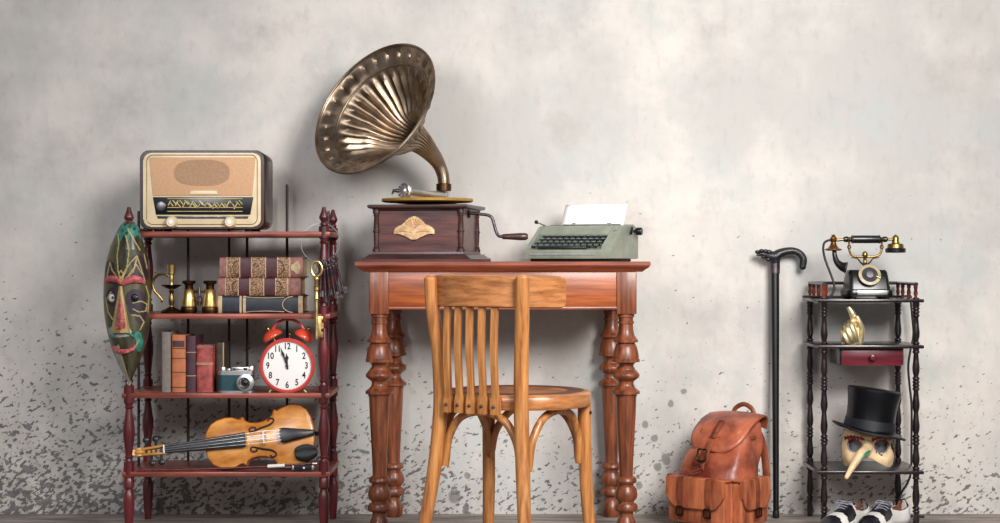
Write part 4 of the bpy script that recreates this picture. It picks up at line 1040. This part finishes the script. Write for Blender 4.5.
# closing strap of the flap
R_ = Matrix.Rotation(-.25, 3, 'X')
m = MB(); m.tube([flap_pt(.86, 0, .009), flap_pt(.97, 0, .009), (0, -.070, .203), (0, -.074, .188), (0.006, -.080, .172)], [.012, .012, .011, .008, .0035], 10, flat=.28, up=(0, -1, .2)); st = m.build('flap_strap', 'leatherd', root)
buckle((0, -.077, .214), R_, .0145, .0165, par=st)
m = MB(); m.tube(cr([(0.006, -.079, .180), (-.01, -.084, .170), (-.03, -.088, .163), (-.018, -.090, .160), (.004, -.086, .168)], 5), .0018, 6); m.build('drawcord', 'leatherd', root)
def pocket(cx, cy, R2, w_, h_, d_, z0, straps, nm):
    """box pocket with rounded lid, outward along local -Y of R2"""
    T = Matrix.Translation((cx, cy, z0)) @ R2.to_4x4()
    m = MB(T); secs = []
    for k, (kx, y) in enumerate(((.97, .012), (1.0, -.0), (1.0, -d_*.7), (.985, -d_*.92), (.95, -d_))):
        secs.append([(x*kx, y, h_*.5+(z-h_*.5)*kx) for x, z in rrect(-w_/2, 0, w_/2, h_, .014, 5)])
    m.loft(secs); pk = m.build(nm, 'leatherp', root, 50)
    m = MB(T); outl = [(-w_/2-.003, h_+.004)]+[(w_/2+.003, h_+.004)]; n_ = 16
    low = [((w_/2+.003)*math.cos(PI*k/n_) if False else (w_/2+.003)*(1-2*k/n_), h_*.43-0*k) for k in range(n_+1)]
    low = []
    for k in range(n_+1):
        u_ = 1-2*k/n_; low.append(((w_/2+.003)*u_, h_*.36+h_*.30*max(0, (abs(u_)-.55)/.45)**2.2))
    pts = outl+low
    A_ = [m.v((x, -d_-.005-.002*math.sin(PI*(z/h_)), z)) for x, z in pts]; B_ = [m.v((x, -d_+.002, z)) for x, z in pts]
    m.skin([A_, B_], 0, True)
    # lid top wraps to the bag
    m.box((0, -d_/2+.004, h_+.003), (w_+.006, d_+.012, .006), .002)
    lid = m.build('pocket_lid', 'leatherp', root, 40)
    m = MB(T); m.tube([(x, -d_-.0065, z) for x, z in low], .0020, 6); m.build('lid_edge', 'leatherd', lid)
    for sx in straps:
        m = MB(T); hw_ = .0085
        pts = [(h_+.006, -d_*.3), (h_+.0075, -d_-.006), (h_*.75, -d_-.0105), (h_*.36, -d_-.0085), (h_*.16, -d_-.0055), (h_*.08, -d_-.0035)]
        m.loft([[(sx-hw_, y, z), (sx+hw_, y, z), (sx+hw_, y+.003, z-.0005), (sx-hw_, y+.003, z-.0005)] for z, y in pts]); so = m.build('pocket_strap', 'leatherd', root, 40)
        m = MB(T); q = []
        for k in range(4):
            c4 = ((-.0115, -.012), (.0115, -.012), (.0115, .012), (-.0115, .012)); a_, b_ = c4[k], c4[(k+1) % 4]
            for t in (.1, .5, .9): q.append((sx+a_[0]+(b_[0]-a_[0])*t, -d_-.0115, h_*.28+a_[1]+(b_[1]-a_[1])*t))
        m.tube(q, .0026, 8, True); m.tube([(sx, -d_-.0130, h_*.28+.012), (sx, -d_-.0135, h_*.28-.012)], .0015, 6); m.build('buckle', 'brassd', so)
    return pk
pocket(-.002, -.078, I3, .196, .126, .026, .018, (-.048, .048), 'front_pocket')
pocket(.106, .004, Matrix.Rotation(PI/2, 3, 'Z'), .136, .126, .022, .018, (.005,), 'side_pocket')
pocket(-.106, .004, Matrix.Rotation(-PI/2, 3, 'Z'), .136, .126, .020, .018, (0,), 'side_pocket')
# top handle and shoulder straps
MB().tube(cr([(-.038, .130, .290), (-.038, .136, .315), (-.027, .138, .336), (0, .139, .347), (.027, .138, .336), (.038, .136, .313), (.039, .130, .288)], 6), .0072, 10, flat=.7).build('carry_handle', 'leatherd', root)
for sg in (-1, 1):
    MB().tube(cr([(sg*.045, .112, .285), (sg*.065, .128, .255), (sg*.085, .122, .19), (sg*.098, .110, .1), (sg*.098, .084, .03)], 6), .013, 10, flat=.3, up=(0, 1, .2)).build('shoulder_strap', 'leatherd', root)

# ---------------------------------------------------------------- small dark stand
dS = 5.03; SS = dS/F
def zs_(y): return H-(y-CY)*SS
root = thing('whatnot_stand', 'narrow dark turned wood stand with three shelves, gallery and small red drawer', 'stand', (1.0709, -.156, 0))
def bead(y, r=3.7): return [(y-1.2, 2.9), (y-.6, r-.2), (y, r), (y+.6, r-.2), (y+1.2, 2.9)]
def vs2(y0, y1, R=3.7): L_ = y1-y0; return [(y0, 2.4), (y0+L_*.3, 2.9), (y0+L_*.62, R), (y0+L_*.8, R-.2), (y0+L_*.95, 2.7), (y1, 2.3)]
pr = [(298, 3.4), (306, 3.6)]+bead(308.5)+bead(312)+bead(315.5)+vs2(318, 341)+bead(343)+[(344.5, 3.2), (350, 3.2)]+bead(352)+vs2(354, 376)
for y in (378.5, 382, 385.5, 389): pr += bead(y)
pr += vs2(391, 412)+vs2(413, 434)
for y in (436.5, 440, 443.5): pr += bead(y)
pr += vs2(446, 466)+bead(468)+[(469.5, 3.3), (475.5, 3.3)]+bead(478)+vs2(480, 506)+bead(508)+bead(511.5)+[(514, 2.6), (519, 3.5), (CY+H/SS, 2.6)]
prof = [(zs_(y), r*SS) for y, r in pr][::-1]
hx, hy = .1331, .114
for x, y in ((-hx, -hy), (hx, -hy), (-hx, hy), (hx, hy)):
    MB().lathe(prof, 18, Matrix.Translation((x, y, 0))).build('post', 'ebony', root)
ZS = [zs_(299), zs_(345), zs_(470.5)]
for z in ZS:
    m = MB(); m.box((0, 0, z-.005), (2*hx+.042, 2*hy+.026, .010), .003); m.build('shelf', 'ebony', root)
zr = zs_(284)
def gal(pts, sp):
    m = MB(); m.tube(pts, .0062, 10, flat=.8); m.build('gallery_rail', 'ebony', root)
    for p in sp:
        MB().lathe([(ZS[0], .0062), (ZS[0]+.004, .0066), (ZS[0]+.007, .004), (ZS[0]+.016, .0066), (ZS[0]+.028, .0045), (ZS[0]+.033, .0062), (zr, .0058)], 14, Matrix.Translation((p[0], p[1], 0))).build('gallery_spindle', 'ebonyr', root)
for sg in (-1, 1): gal([(sg*hx, -hy-.004, zr), (sg*hx, hy+.004, zr)], [(sg*hx, -hy+.004), (sg*hx, -.026), (sg*hx, .052)])
gal([(-hx, hy, zr), (hx, hy, zr)], [(-hx, hy), (-.085, hy), (.085, hy), (hx, hy)])
# drawer slung under the middle shelf
x0, x1 = Wp(842.3, 0, 5.045).x-1.0709, Wp(901.5, 0, 5.045).x-1.0709; xm = (x0+x1)/2; zt_, zb_ = ZS[1]-.0105, zs_(366)
m = MB()
for sx in (x0-.004, x1+.004): m.box((sx, -.02, (zt_+zb_)/2+.002), (.006, .15, zt_-zb_-.004), .001)
m.box((xm, -.02, zb_+.003), (x1-x0+.012, .15, .004)); m.build('drawer_case', 'ebony', root)
m = MB(); m.box((xm, -.099, (zt_+zb_)/2), (x1-x0+.006, .012, zt_-zb_-.001), .002); m.box((xm, -.022, (zt_+zb_)/2+.003), (x1-x0-.006, .145, zt_-zb_-.014)); dr = m.build('drawer', 'drawer', root)
kx = Wp(872.6, 0, 5.03).x-1.0709
MB().lathe([(0, .004), (.006, .0045), (.008, .009), (.013, .0105), (.018, .008), (.020, 0)], 20, Ydir((kx, -.105, zs_(357.6)))).build('knob', 'drawer', dr)

# ---------------------------------------------------------------- telephone
a = A(866.5, 5.10, ZS[0]); k = a.d/F
root = thing('telephone', 'old black and brass rotary telephone with cradle handset on the dark stand', 'telephone', a.o)
def P_(x, y, dd=0): return a(x, y, dd)
hb = 22.8*k
MB().loft([[(x, y, z) for x, y in rrect(-hb*s_, -.062*s_, hb*s_, .062*s_, .016, 5)] for z, s_ in ((.006, .97), (.010, 1), (.024, 1), (.028, .96))]).build('base', 'black', root, 35)
for sx in (-1, 1):
    for sy in (-1, 1): MB().lathe([(0, .009), (.008, .011)], 14, Matrix.Translation((sx*hb*.72, sy*.045, 0))).build('foot', 'blackm', root)
m = MB(); zq = [(.026, .060, .056), (.032, .0595, .055), (.060, .0575, .046), (.078, .056, .036), (.084, .052, .030)]
m.loft([[(x, y+.004, z) for x, y in rrect(-hx_, -hy_, hx_, hy_, .012, 5)] for z, hx_, hy_ in zq]); m.build('housing', 'black', root, 35)
m = MB(); m.box((.004, -.0625, .018), (.088, .004, .014), .0015); m.build('nickel_plate', 'silver', root)
# dial tilted back
dc = P_(869.6, 275.2, -.05); T = Matrix.Translation(dc) @ Matrix.Rotation(PI/2-.42, 4, 'X')
dl = MB().lathe([(-.012, .024), (-.004, .030), (0, .0325), (.003, .0325), (.004, .030), (.004, 0)], 40, T).build('dial', 'creamd', root)
m = MB(); m.lathe([(.004, .0235), (.0052, .023), (.0054, 0)], 32, T); m.build('number_ring', 'blackm', dl)
m = MB(); m.lathe([(.0052, .0105), (.0066, .010), (.0072, 0)], 28, T)
for i in range(10): q = .5+i*2*PI/12; m.torus(T @ Vector((.0165*math.cos(q), .0165*math.sin(q), .0062)), .0036, .0008, n=14, seg=6, T=Matrix.Rotation(-.42, 3, 'X'))
m.build('finger_wheel', 'steel', dl)
m = MB(); m.tube([T @ Vector((.0295, -.012, .006)), T @ Vector((.018, -.007, .007))], .0022, 8); m.build('finger_stop', 'brassl', dl)
# cradle
m = MB(); m.lathe([(.083, .014), (.088, .013), (.090, .007), (.098, .0055), (.103, .0075), (.106, .0055), (.118, .005), (.122, .0075), (.128, .0085), (.134, .0075), (.138, .004), (.139, 0)], 20, Matrix.Translation((P_(865.2, 0).x, .004, 0))); m.build('cradle_post', 'brass', root)
y0_ = .004
m = MB(); m.tube(cr([P_(849.2, 240.8, y0_), P_(849, 246, y0_), P_(849.4, 250.5, y0_), P_(851.5, 255, y0_), P_(857, 256.6, y0_), P_(865.2, 256.8, y0_), P_(873, 256.6, y0_), P_(879, 255, y0_), P_(881.4, 250.5, y0_), P_(881.8, 246, y0_), P_(881.6, 240.8, y0_)], 6), .0033, 10)
for x in (849.1, 881.7):
    m.lathe([(-.006, .003), (-.003, .0058), (.003, .0058), (.006, .003)], 12, Matrix.Translation(P_(x, 247, y0_)))
    m.tube([P_(x-.2, 241.5, y0_), P_(x, 242, -.010), P_(x, 239, -.018)], .0028, 8); m.tube([P_(x-.2, 241.5, y0_), P_(x, 242, .018), P_(x, 239, .026)], .0028, 8)
m.build('cradle_fork', 'brass', root)
m = MB()
for sg in (-1, 1): m.tube(cr([P_(865.2+sg*2, 264.5, 0), P_(865.2+sg*5, 262, -.002), P_(865.2+sg*8, 258.5, -.003), P_(865.2+sg*14, 257.6, -.003)], 5), [.003, .0026, .0022, .0014], 8)
m.build('cradle_horn', 'brass', root)
# handset
RYp = Matrix.Rotation(PI/2, 4, 'Y')
def hz(x, y=239.3): return P_(x, y, y0_)
hs = MB(); c0 = hz(866); L_ = [(843, 1.2), (844, 2.6), (847, 3.1), (848.8, 2.2), (850.5, 2.2), (851.5, 3.6), (853, 3.9), (865.5, 4.0), (878.5, 3.9), (880, 3.6), (881, 2.2), (882.6, 2.2), (884, 3.0), (887, 2.6), (888, 1.2)]
hs.lathe([((x-866)*k, r*k) for x, r in L_], 24, Matrix.Translation(c0) @ RYp); hs = hs.build('handset_grip', 'black', root)
m = MB(); m.tube([hz(834, 240.5), hz(843.5, 239.6)], [.0045, .0038], 10); m.tube([hz(887.5, 239.3), hz(896, 239.4)], [.0036, .0048], 10)
for x in (852.2, 879.3): m.torus(hz(x), 3.95*k, .0016, 'X', 24, 6)
m.build('brass_shank', 'brass', hs)
tx = hz(833.4, 240); T = Matrix.Translation(tx)
m = MB(); m.lathe([((240-y)*k, r*k) for y, r in ((250.8, 0), (250.8, 6.5), (250, 8.6), (249.2, 8.6), (248, 5.6), (245.5, 3.6), (242.5, 2.6), (240.5, 3.4), (237.5, 3.3), (236, 1.8), (235.2, 2.2), (234.2, 0))], 28, T); m.build('transmitter_bell', mat('copper brass', '9a6a38', .3, 1, .3, 40), hs)
m = MB(); m.tube(cr([P_(834.3, 250, y0_), P_(834.8, 256, y0_-.003), P_(837, 262, y0_-.008), P_(841.5, 266, y0_-.013), P_(846.3, 267.6, y0_-.018)], 6), [.0062, .0072, .0092, .0125, .0175], 20); m.build('mouthpiece_horn', 'black', hs)
e = hz(895.5, 240); T = Matrix.Translation(e)
m = MB(); m.lathe([((240-y)*k, r*k) for y, r in ((249, 8.2), (245.5, 8.0), (244, 7.4), (243.2, 4), (240.8, 3.2), (238, 3.4), (236, 2.4), (234.2, 0))], 28, T); m.build('receiver_cap', 'brass', hs)
m = MB(); m.lathe([((240-y)*k, r*k) for y, r in ((252.8, 0), (252.8, 9.2), (252, 10.1), (249, 10.2), (248, 9.4), (248, 0))], 32, T); m.build('receiver_disc', 'black', hs)
# cords
zc_ = .0045
def fl(x, y_): return Vector((P_(x, 0, y_).x, y_, zc_))
cp = cr([P_(832, 240, y0_), P_(828, 240.5, y0_), P_(824.3, 243, y0_), P_(823.2, 249, y0_), P_(824.5, 257, y0_), P_(827.5, 266, y0_-.005), P_(831, 275, y0_-.01), P_(834, 284, y0_-.015), P_(833.8, 291, y0_-.02), fl(829.5, -.02), fl(824, -.01), fl(815, .012), fl(806, .035), fl(803.5, .052), fl(808, .062), fl(820, .046), fl(834, .030), fl(846, .02)], 7)
MB().tube(cp, .0034, 10).build('handset_cord', 'blackm', root)
yb2 = .145
cp = cr([fl(886, .06), fl(896, .085), fl(905, .115), (P_(910, 0, yb2).x, .138, .004), P_(911, 304, yb2), P_(912.5, 320, yb2), P_(913.4, 335, yb2), P_(910.5, 350, yb2), P_(908.3, 366, yb2), P_(909.5, 385, yb2), P_(911.5, 405, yb2), P_(911.5, 440, yb2), P_(911, 470, yb2), P_(908, 482, yb2), P_(903, 490, yb2)], 7)
zf_ = -ZS[0]+.0045
cp += cr([cp[-1], P_(899, 498, yb2), P_(898, 506, yb2), Vector((P_(903, 0, yb2).x, yb2-.004, zf_)), Vector((P_(914, 0, yb2).x, yb2-.02, zf_)), Vector((P_(922, 0, yb2).x, yb2-.03, zf_))], 6)[1:]
MB().tube(cp, .0034, 10).build('line_cord', 'blackm', root)

# ---------------------------------------------------------------- gold hand figurine
a = A(853, 5.07, ZS[1]); k = a.d/F
root = thing('hand_figurine', 'pale gold hand figurine pointing one finger up on the stand', 'figurine', a.o, 0)
def hp(x, y, d_=0): v = a(x, y); return Vector((v.x, d_*k, v.z))
m = MB()
def fin(pts, rad):
    P = cr([hp(*q) for q in pts], 4); rr = [r*k for r in rad]
    nP_ = len(P); R2 = []
    for i in range(nP_):
        t = i/(nP_-1)*(len(rr)-1); j = min(int(t), len(rr)-2); R2.append(rr[j]+(rr[j+1]-rr[j])*(t-j))
    m.tube(P, R2, 14); m.ball(P[0], R2[0]); m.ball(P[-1], R2[-1])
z0 = CY+(H-ZS[1])/(5.07/F)
fin([(852, z0-3.0, 2), (853, 336, 3), (853, 330, 3), (853, 325, 3)], [9.2, 8.6, 8.0, 6.6])
fin([(846.5, 340, 2.5), (846, 333, 2.5), (849.5, 326, 2.5)], [5.2, 5.4, 5.0])
fin([(859.5, z0-3, 2), (858, 335, 3), (857, 326, 3)], [4.6, 5.2, 5])
fin([(855.6, 325, 0), (853.8, 318.5, -1), (851.6, 312.8, -2), (848.6, 307.6, -2)], [4.3, 3.7, 3.3, 2.5])
fin([(851.3, 322.6, 0), (849.6, 323.6, -6), (850.2, 327.5, -9.2), (852.6, 333.5, -9.6), (855, 338.4, -7.4)], [3.4, 3.4, 3.2, 3.1, 2.6])
fin([(846.8, 325.8, 0.5), (845.4, 327.4, -5.5), (846.2, 331.5, -8.8), (848.8, 337, -9.2), (851.2, 341, -7)], [3.3, 3.2, 3.0, 2.9, 2.4])
fin([(843.6, 330.4, 1), (842.4, 332, -4.5), (843, 335.5, -7.4), (845.2, 340, -7.8), (847.4, 343, -6)], [2.9, 2.8, 2.7, 2.6, 2.2])
fin([(859.6, 341.5, 0), (860.8, 334, -2.5), (860.6, 328.2, -3.6), (858.2, 322, -5), (856.0, 317, -5.5)], [4.0, 3.3, 3.0, 2.8, 2.2])
# flat cut base
m.lathe([(0, 10.8*k), (.004, 10.6*k), (.009, 9.4*k)], 28, Matrix.Translation((hp(852.6, 340).x, 2*k, 0)) @ Matrix.Diagonal((1, .72, 1, 1)))
m.build('hand', 'gold', root, 0, remesh=.0011, smoothit=2)

# ---------------------------------------------------------------- long nosed mask and top hat
a = A(868, 5.02, ZS[2]); k = a.d/F
root = thing('venetian_mask', 'cream half mask with long drooping nose under the top hat', 'mask', a.o, 0)
Rx, nU, nV = 27.2*k, 64, 40
zlo, zhi = a(0, 467).z, a(0, 430).z
def mk(u, v):
    """u angle across the face, v height 0..1"""
    q = u*1.30; r = Rx*(.93+.09*math.sin(PI*min(1, v*1.05)))
    x = math.sin(q)*r; y = -math.cos(q)*r*.95+.035; z = zlo+(zhi-zlo)*v
    px, py = x/k, 0
    # cheek swell, brow ridge, sunken sockets
    bul = .010*math.exp(-((abs(u)-.50)/.22)**2-((v-.22)/.2)**2)+.007*math.exp(-((v-.84)/.10)**2)*(abs(u) < .85)
    sock = -.012*math.exp(-((abs(u-.0)-.42)/.22)**2-((v-.57)/.20)**2)
    n_ = Vector((math.sin(q), -math.cos(q), 0)); return Vector((x, y, z))+n_*(bul+sock)
YAW = -.20
Rw = Matrix.Rotation(YAW, 3, 'Z')
def low(u): return .0+.32*math.exp(-((u+.02)/.40)**2) if abs(u) < 1 else 0
rows = []; uv = []
for i in range(nV+1):
    row = []; uu = []
    for j in range(nU+1):
        u = -1+2*j/nU; l_ = low(u)*.9+.10*max(0, abs(u)-.75)/.25; v = l_+(1-l_)*i/nV
        row.append(Rw @ mk(u, v)); uu.append((u, v))
    rows.append(row); uv.append(uu)
def hole(u, v): return any(((u-c)/.215)**2+((v-.60)/.150)**2 < 1 for c in (-.42, .42))
def mkcol(i, j):
    u, v = uv[i][j]; u += 1/nU; v += .5/nV
    if hole(u, v): return None
    for c in (-.42, .42):
        if ((u-c)/.26)**2+((v-.60)/.19)**2 < 1: return 4 if v < .64 else 1
        br = .785+.04*math.cos((u-c)*5)
        if abs(u-c) < .33 and abs(v-br) < .05+.018*math.sin(u*60): return 1
    if .10 < abs(u) < .22 and .70 < v < .84: return 0
    if u > .74 and .2 < v < .75 and abs(math.sin(9*u+7*v)) > .8: return 3
    if .82 < u and v > .6: return 2
    if .22 < u < .50 and abs(v-(.42+.05*math.sin(u*30))) < .022: return 3
    if .50 < u < .62 and abs(v-.50) < .04: return 2
    if u > .9 or u < -.94: return 3
    return 0
m = MB(); m.grid(rows, fn=mkcol); m.build('face_shell', ['mcream', 'mred', 'mgreen', 'brassd', 'mgrey'], root, 60, solid=.004)
for c in (-.42, .42):
    m = MB(); m.grid([[Rw @ (mk(c+.26*math.cos(2*PI*j/24)*t, .60+.19*math.sin(2*PI*j/24)*t)+Vector((-math.sin(c*1.3)*.010, .013, 0))) for j in range(25)] for t in (.02, .5, 1)]); m.build('eye_lining', 'mgrey', root, 0, solid=.001)
nb = Rw @ mk(-.02, .70)
tip = a(846.5, 477.3, -.115)
nm = cr([nb+Vector((0, .006, .004)), nb+Vector((-.004, -.012, -.018)), (nb*.55+tip*.45)+Vector((.004, -.006, .008)), nb*.22+tip*.78+Vector((.001, 0, .003)), tip], 8)
m = MB(); m.tube(nm, [.0095, .0165, .0150, .0112, .0078, .0060], 20); m.ball(nm[-1], .0060); m.build('long_nose', 'mcream', root, 0)
m = MB(); 
gp = [nm[i]+Vector((.0125-.0002*i, -.0045, .002)) for i in range(9, 22)]
m.tube(gp, [.002, .0085, .0085, .006, .001], 10, flat=.6); m.build('nose_patch', 'mgreen', root, 0)

a2 = A(871, 5.03, a(0, 431).z+ZS[2])
root = thing('top_hat', 'black silk top hat resting tilted on the long nosed mask', 'hat', (a2.o.x-.003, a2.o.y+.012, a2.o.z+.002), rot=(0, math.radians(8), 0))
Rb, hh = 25.6*k, 41*k
seg = 56
m = MB(); rings = []
prf = [(.000, 1.02, 0), (.004, .99, 0), (.014, .965, 0), (.04, .945, 0), (.065, .955, 0), (.09, .99, 0), (hh-.006, 1.045, 0), (hh-.001, 1.04, 0), (hh, 1.01, 0), (hh+.001, .6, 0), (hh+.0015, .0001, 0)]
for z, r, _ in prf: rings.append([m.v((Rb*r*math.cos(2*PI*i/seg), Rb*1.12*r*math.sin(2*PI*i/seg), z)) for i in range(seg)])
m.skin(rings, 0, False); m.build('crown', 'hat', root, 50, solid=.002)
rows = []
for t in [i/9 for i in range(10)]:
    row = []
    for i in range(seg+1):
        q = 2*PI*i/seg; r = 1.0+.44*t; curl = (.012 if math.cos(q) < 0 else -.011)*t*t*abs(math.cos(q))**2.2-.002*t*(math.sin(q)**2)
        rr = r-.05*t*t*abs(math.cos(q))**2.2
        row.append((Rb*rr*math.cos(q), Rb*1.12*rr*math.sin(q), curl+.001-.004*t))
    rows.append(row)
m = MB(); m.grid(rows); m.build('brim', 'hat', root, 0, solid=.0035)
m = MB(); m.tube([Vector(p) for p in rows[-1][:-1]], .0032, 8, True); m.build('brim_binding', 'hatb', root, 0)
m = MB(); m.lathe([(.004, 1.0), (.004, 1.008), (.030, .968), (.030, .955)], seg, Matrix.Diagonal((Rb, Rb*1.12, 1, 1))); m.build('hat_band', 'hatb', root)

# ---------------------------------------------------------------- two-tone shoes
def shoe(label, loc, rz, mir):
    root = thing('shoe', label, 'shoe', loc, rz, 'pair of two-tone shoes')
    L_ = .262
    hwT = [(0, .010), (.04, .022), (.10, .032), (.2, .0385), (.3, .0405), (.42, .037), (.55, .0325), (.7, .031), (.85, .032), (.95, .026), (1, .012)]
    ztT = [(0, .020), (.05, .033), (.14, .045), (.25, .052), (.36, .058), (.46, .068), (.52, .075), (.58, .076), (.66, .070), (.75, .065), (.85, .069), (.94, .075), (1, .076)]
    n_, N_ = 56, 26; rows = []; inf = []
    for i in range(n_+1):
        s_ = i/n_; h_ = smooth_tab(hwT, s_); z_ = smooth_tab(ztT, s_); y = -.14+L_*s_-(.0 if s_ < .9 else 0)
        off = mir*.006*math.sin(PI*s_*1.2); row = []
        for j in range(N_+1):
            q = PI*j/N_; c_ = math.cos(q); e = .75 if s_ < .45 else .62
            zz_ = .010+(z_-.010)*max(0.0, math.sin(q))**e; xx = h_*math.copysign(abs(c_)**.8, c_)*(1-.10*math.sin(q) if s_ > .5 else 1)
            yy = y+(.010*math.sin(q) if s_ > .9 else 0)*(1 if s_ < 2 else 0)*-0.6
            row.append((xx+off, yy, zz_))
        rows.append(row)
    def col(i, j):
        s_ = (i+.5)/n_; c_ = abs(math.cos(PI*(j+.5)/N_))
        if .56 < s_ < .97 and c_ < .80: return None
        if s_ > .955 and c_ < .99: return 0
        if s_ < .17+.05*(1-c_): return 0
        if s_ < .33-.05*c_: return 1
        if s_ < .52-.02*c_: return 0 if c_ < .93 else 1
        return 1
    m = MB(); m.grid(rows, fn=col); m.build('upper', ['sblack', 'swhite', 'lining', 'lining'], root, 0, solid=.0022, moff=2)
    m = MB(); pts = []
    def so(z_, g): return [((smooth_tab(hwT, i/30)+g)+mir*.006*math.sin(PI*i/30*1.2), -.14+L_*i/30+(g if i == 30 else -g if i == 0 else 0), z_) for i in range(31)]+[(-(smooth_tab(hwT, i/30)+g)+mir*.006*math.sin(PI*i/30*1.2), -.14+L_*i/30+(g if i == 30 else -g if i == 0 else 0), z_) for i in range(30, -1, -1)]
    m.loft([so(.003, .001), so(.004, .0035), so(.010, .0035), so(.0115, .001)]); m.box((0, .098, .0025), (.05, .07, .005), .001); m.build('sole', 'sblack', root, 40)
    m = MB(); m.grid([[(x*.9, y, .014) for x, y in ((-smooth_tab(hwT, .5+.48*i/8)*.95, -.14+L_*(.5+.48*i/8)), (smooth_tab(hwT, .5+.48*i/8)*.95, -.14+L_*(.5+.48*i/8)))] for i in range(9)]); m.build('insole', 'lining', root, 0, solid=.002)
    m = MB(); secs = []
    for s_, w_, dz in ((.44, .018, -.002), (.54, .021, .006), (.58, .022, .008), (.61, .018, .009)):
        z_ = smooth_tab(ztT, min(s_, .56))+dz-.004; y = -.14+L_*s_; secs.append([(-w_, y, z_-.008), (0, y, z_), (w_, y, z_-.008), (w_*.9, y+.003, z_-.010), (0, y+.003, z_-.003), (-w_*.9, y+.003, z_-.010)])
    m.loft(secs); m.build('tongue', 'sblack', root, 40)
    m = MB()
    for q_ in range(4):
        s_ = .40+.042*q_; z_ = smooth_tab(ztT, s_)+.002; y = -.14+L_*s_
        m.tube(cr([(-.019, y-.002, z_-.007), (-.008, y, z_+.0005), (.008, y+.003, z_+.0005), (.019, y+.005, z_-.006)], 4), .0017, 6)
    m.tube(cr([(0, -.14+L_*.53, .077), (-.018, -.14+L_*.52, .082), (-.026, -.14+L_*.49, .074), (-.008, -.14+L_*.52, .077), (.02, -.14+L_*.5, .081), (.028, -.14+L_*.47, .073), (0, -.14+L_*.53, .077)], 5), .0016, 6)
    m.build('laces', 'lace', root, 0)
def at_floor(px, d): return ((px-500)*d/F, d-D, 0)
ang = math.radians(-39)
shoe('black and white lace-up shoe pointing away from the cord, left one of the pair', at_floor(846, 5.0), ang, 1)
shoe('black and white lace-up shoe nearest the hanging cord, right one of the pair', at_floor(885.5, 5.0), ang+.02, -1)

# ---------------------------------------------------------------- light, camera, world
def area(name, loc, target, size, power, col):
    l = bpy.data.lights.new(name, 'AREA'); l.shape = 'RECTANGLE'; l.size = size[0]; l.size_y = size[1]; l.energy = power; l.color = col
    o_ = bpy.data.objects.new(name, l); C.objects.link(o_); o_.location = loc
    o_.rotation_euler = (Vector(target)-Vector(loc)).to_track_quat('-Z', 'Y').to_euler(); return o_
area('softbox_key', (1.35, -3.3, 2.1), (.42, 0, .62), (1.3, 1.3), 45, (1, .975, .955)).data.spread = math.radians(88)
area('softbox_fill', (-1.3, -3.8, 1.9), (-.45, 0, .55), (1.0, 1.0), 15.5, (.93, .95, 1)).data.spread = math.radians(100)
wd = bpy.data.worlds.new('room_light'); bpy.context.scene.world = wd; wd.use_nodes = True
wd.node_tree.nodes['Background'].inputs[0].default_value = (.93, .95, 1, 1); wd.node_tree.nodes['Background'].inputs[1].default_value = .23
cam = bpy.data.cameras.new('camera'); cam.sensor_width = 36; cam.lens = F/1000*36; cam.clip_start = .1
co = bpy.data.objects.new('camera', cam); C.objects.link(co); co.location = (0, -D, H); co.rotation_euler = (PI/2, 0, 0)
sc_ = bpy.context.scene; sc_.camera = co
vs = sc_.view_settings; sc_.display_settings.display_device = 'sRGB'; vs.view_transform = 'Standard'; vs.look = 'None'; vs.gamma = 1; vs.exposure = 0; vs.use_curve_mapping = False
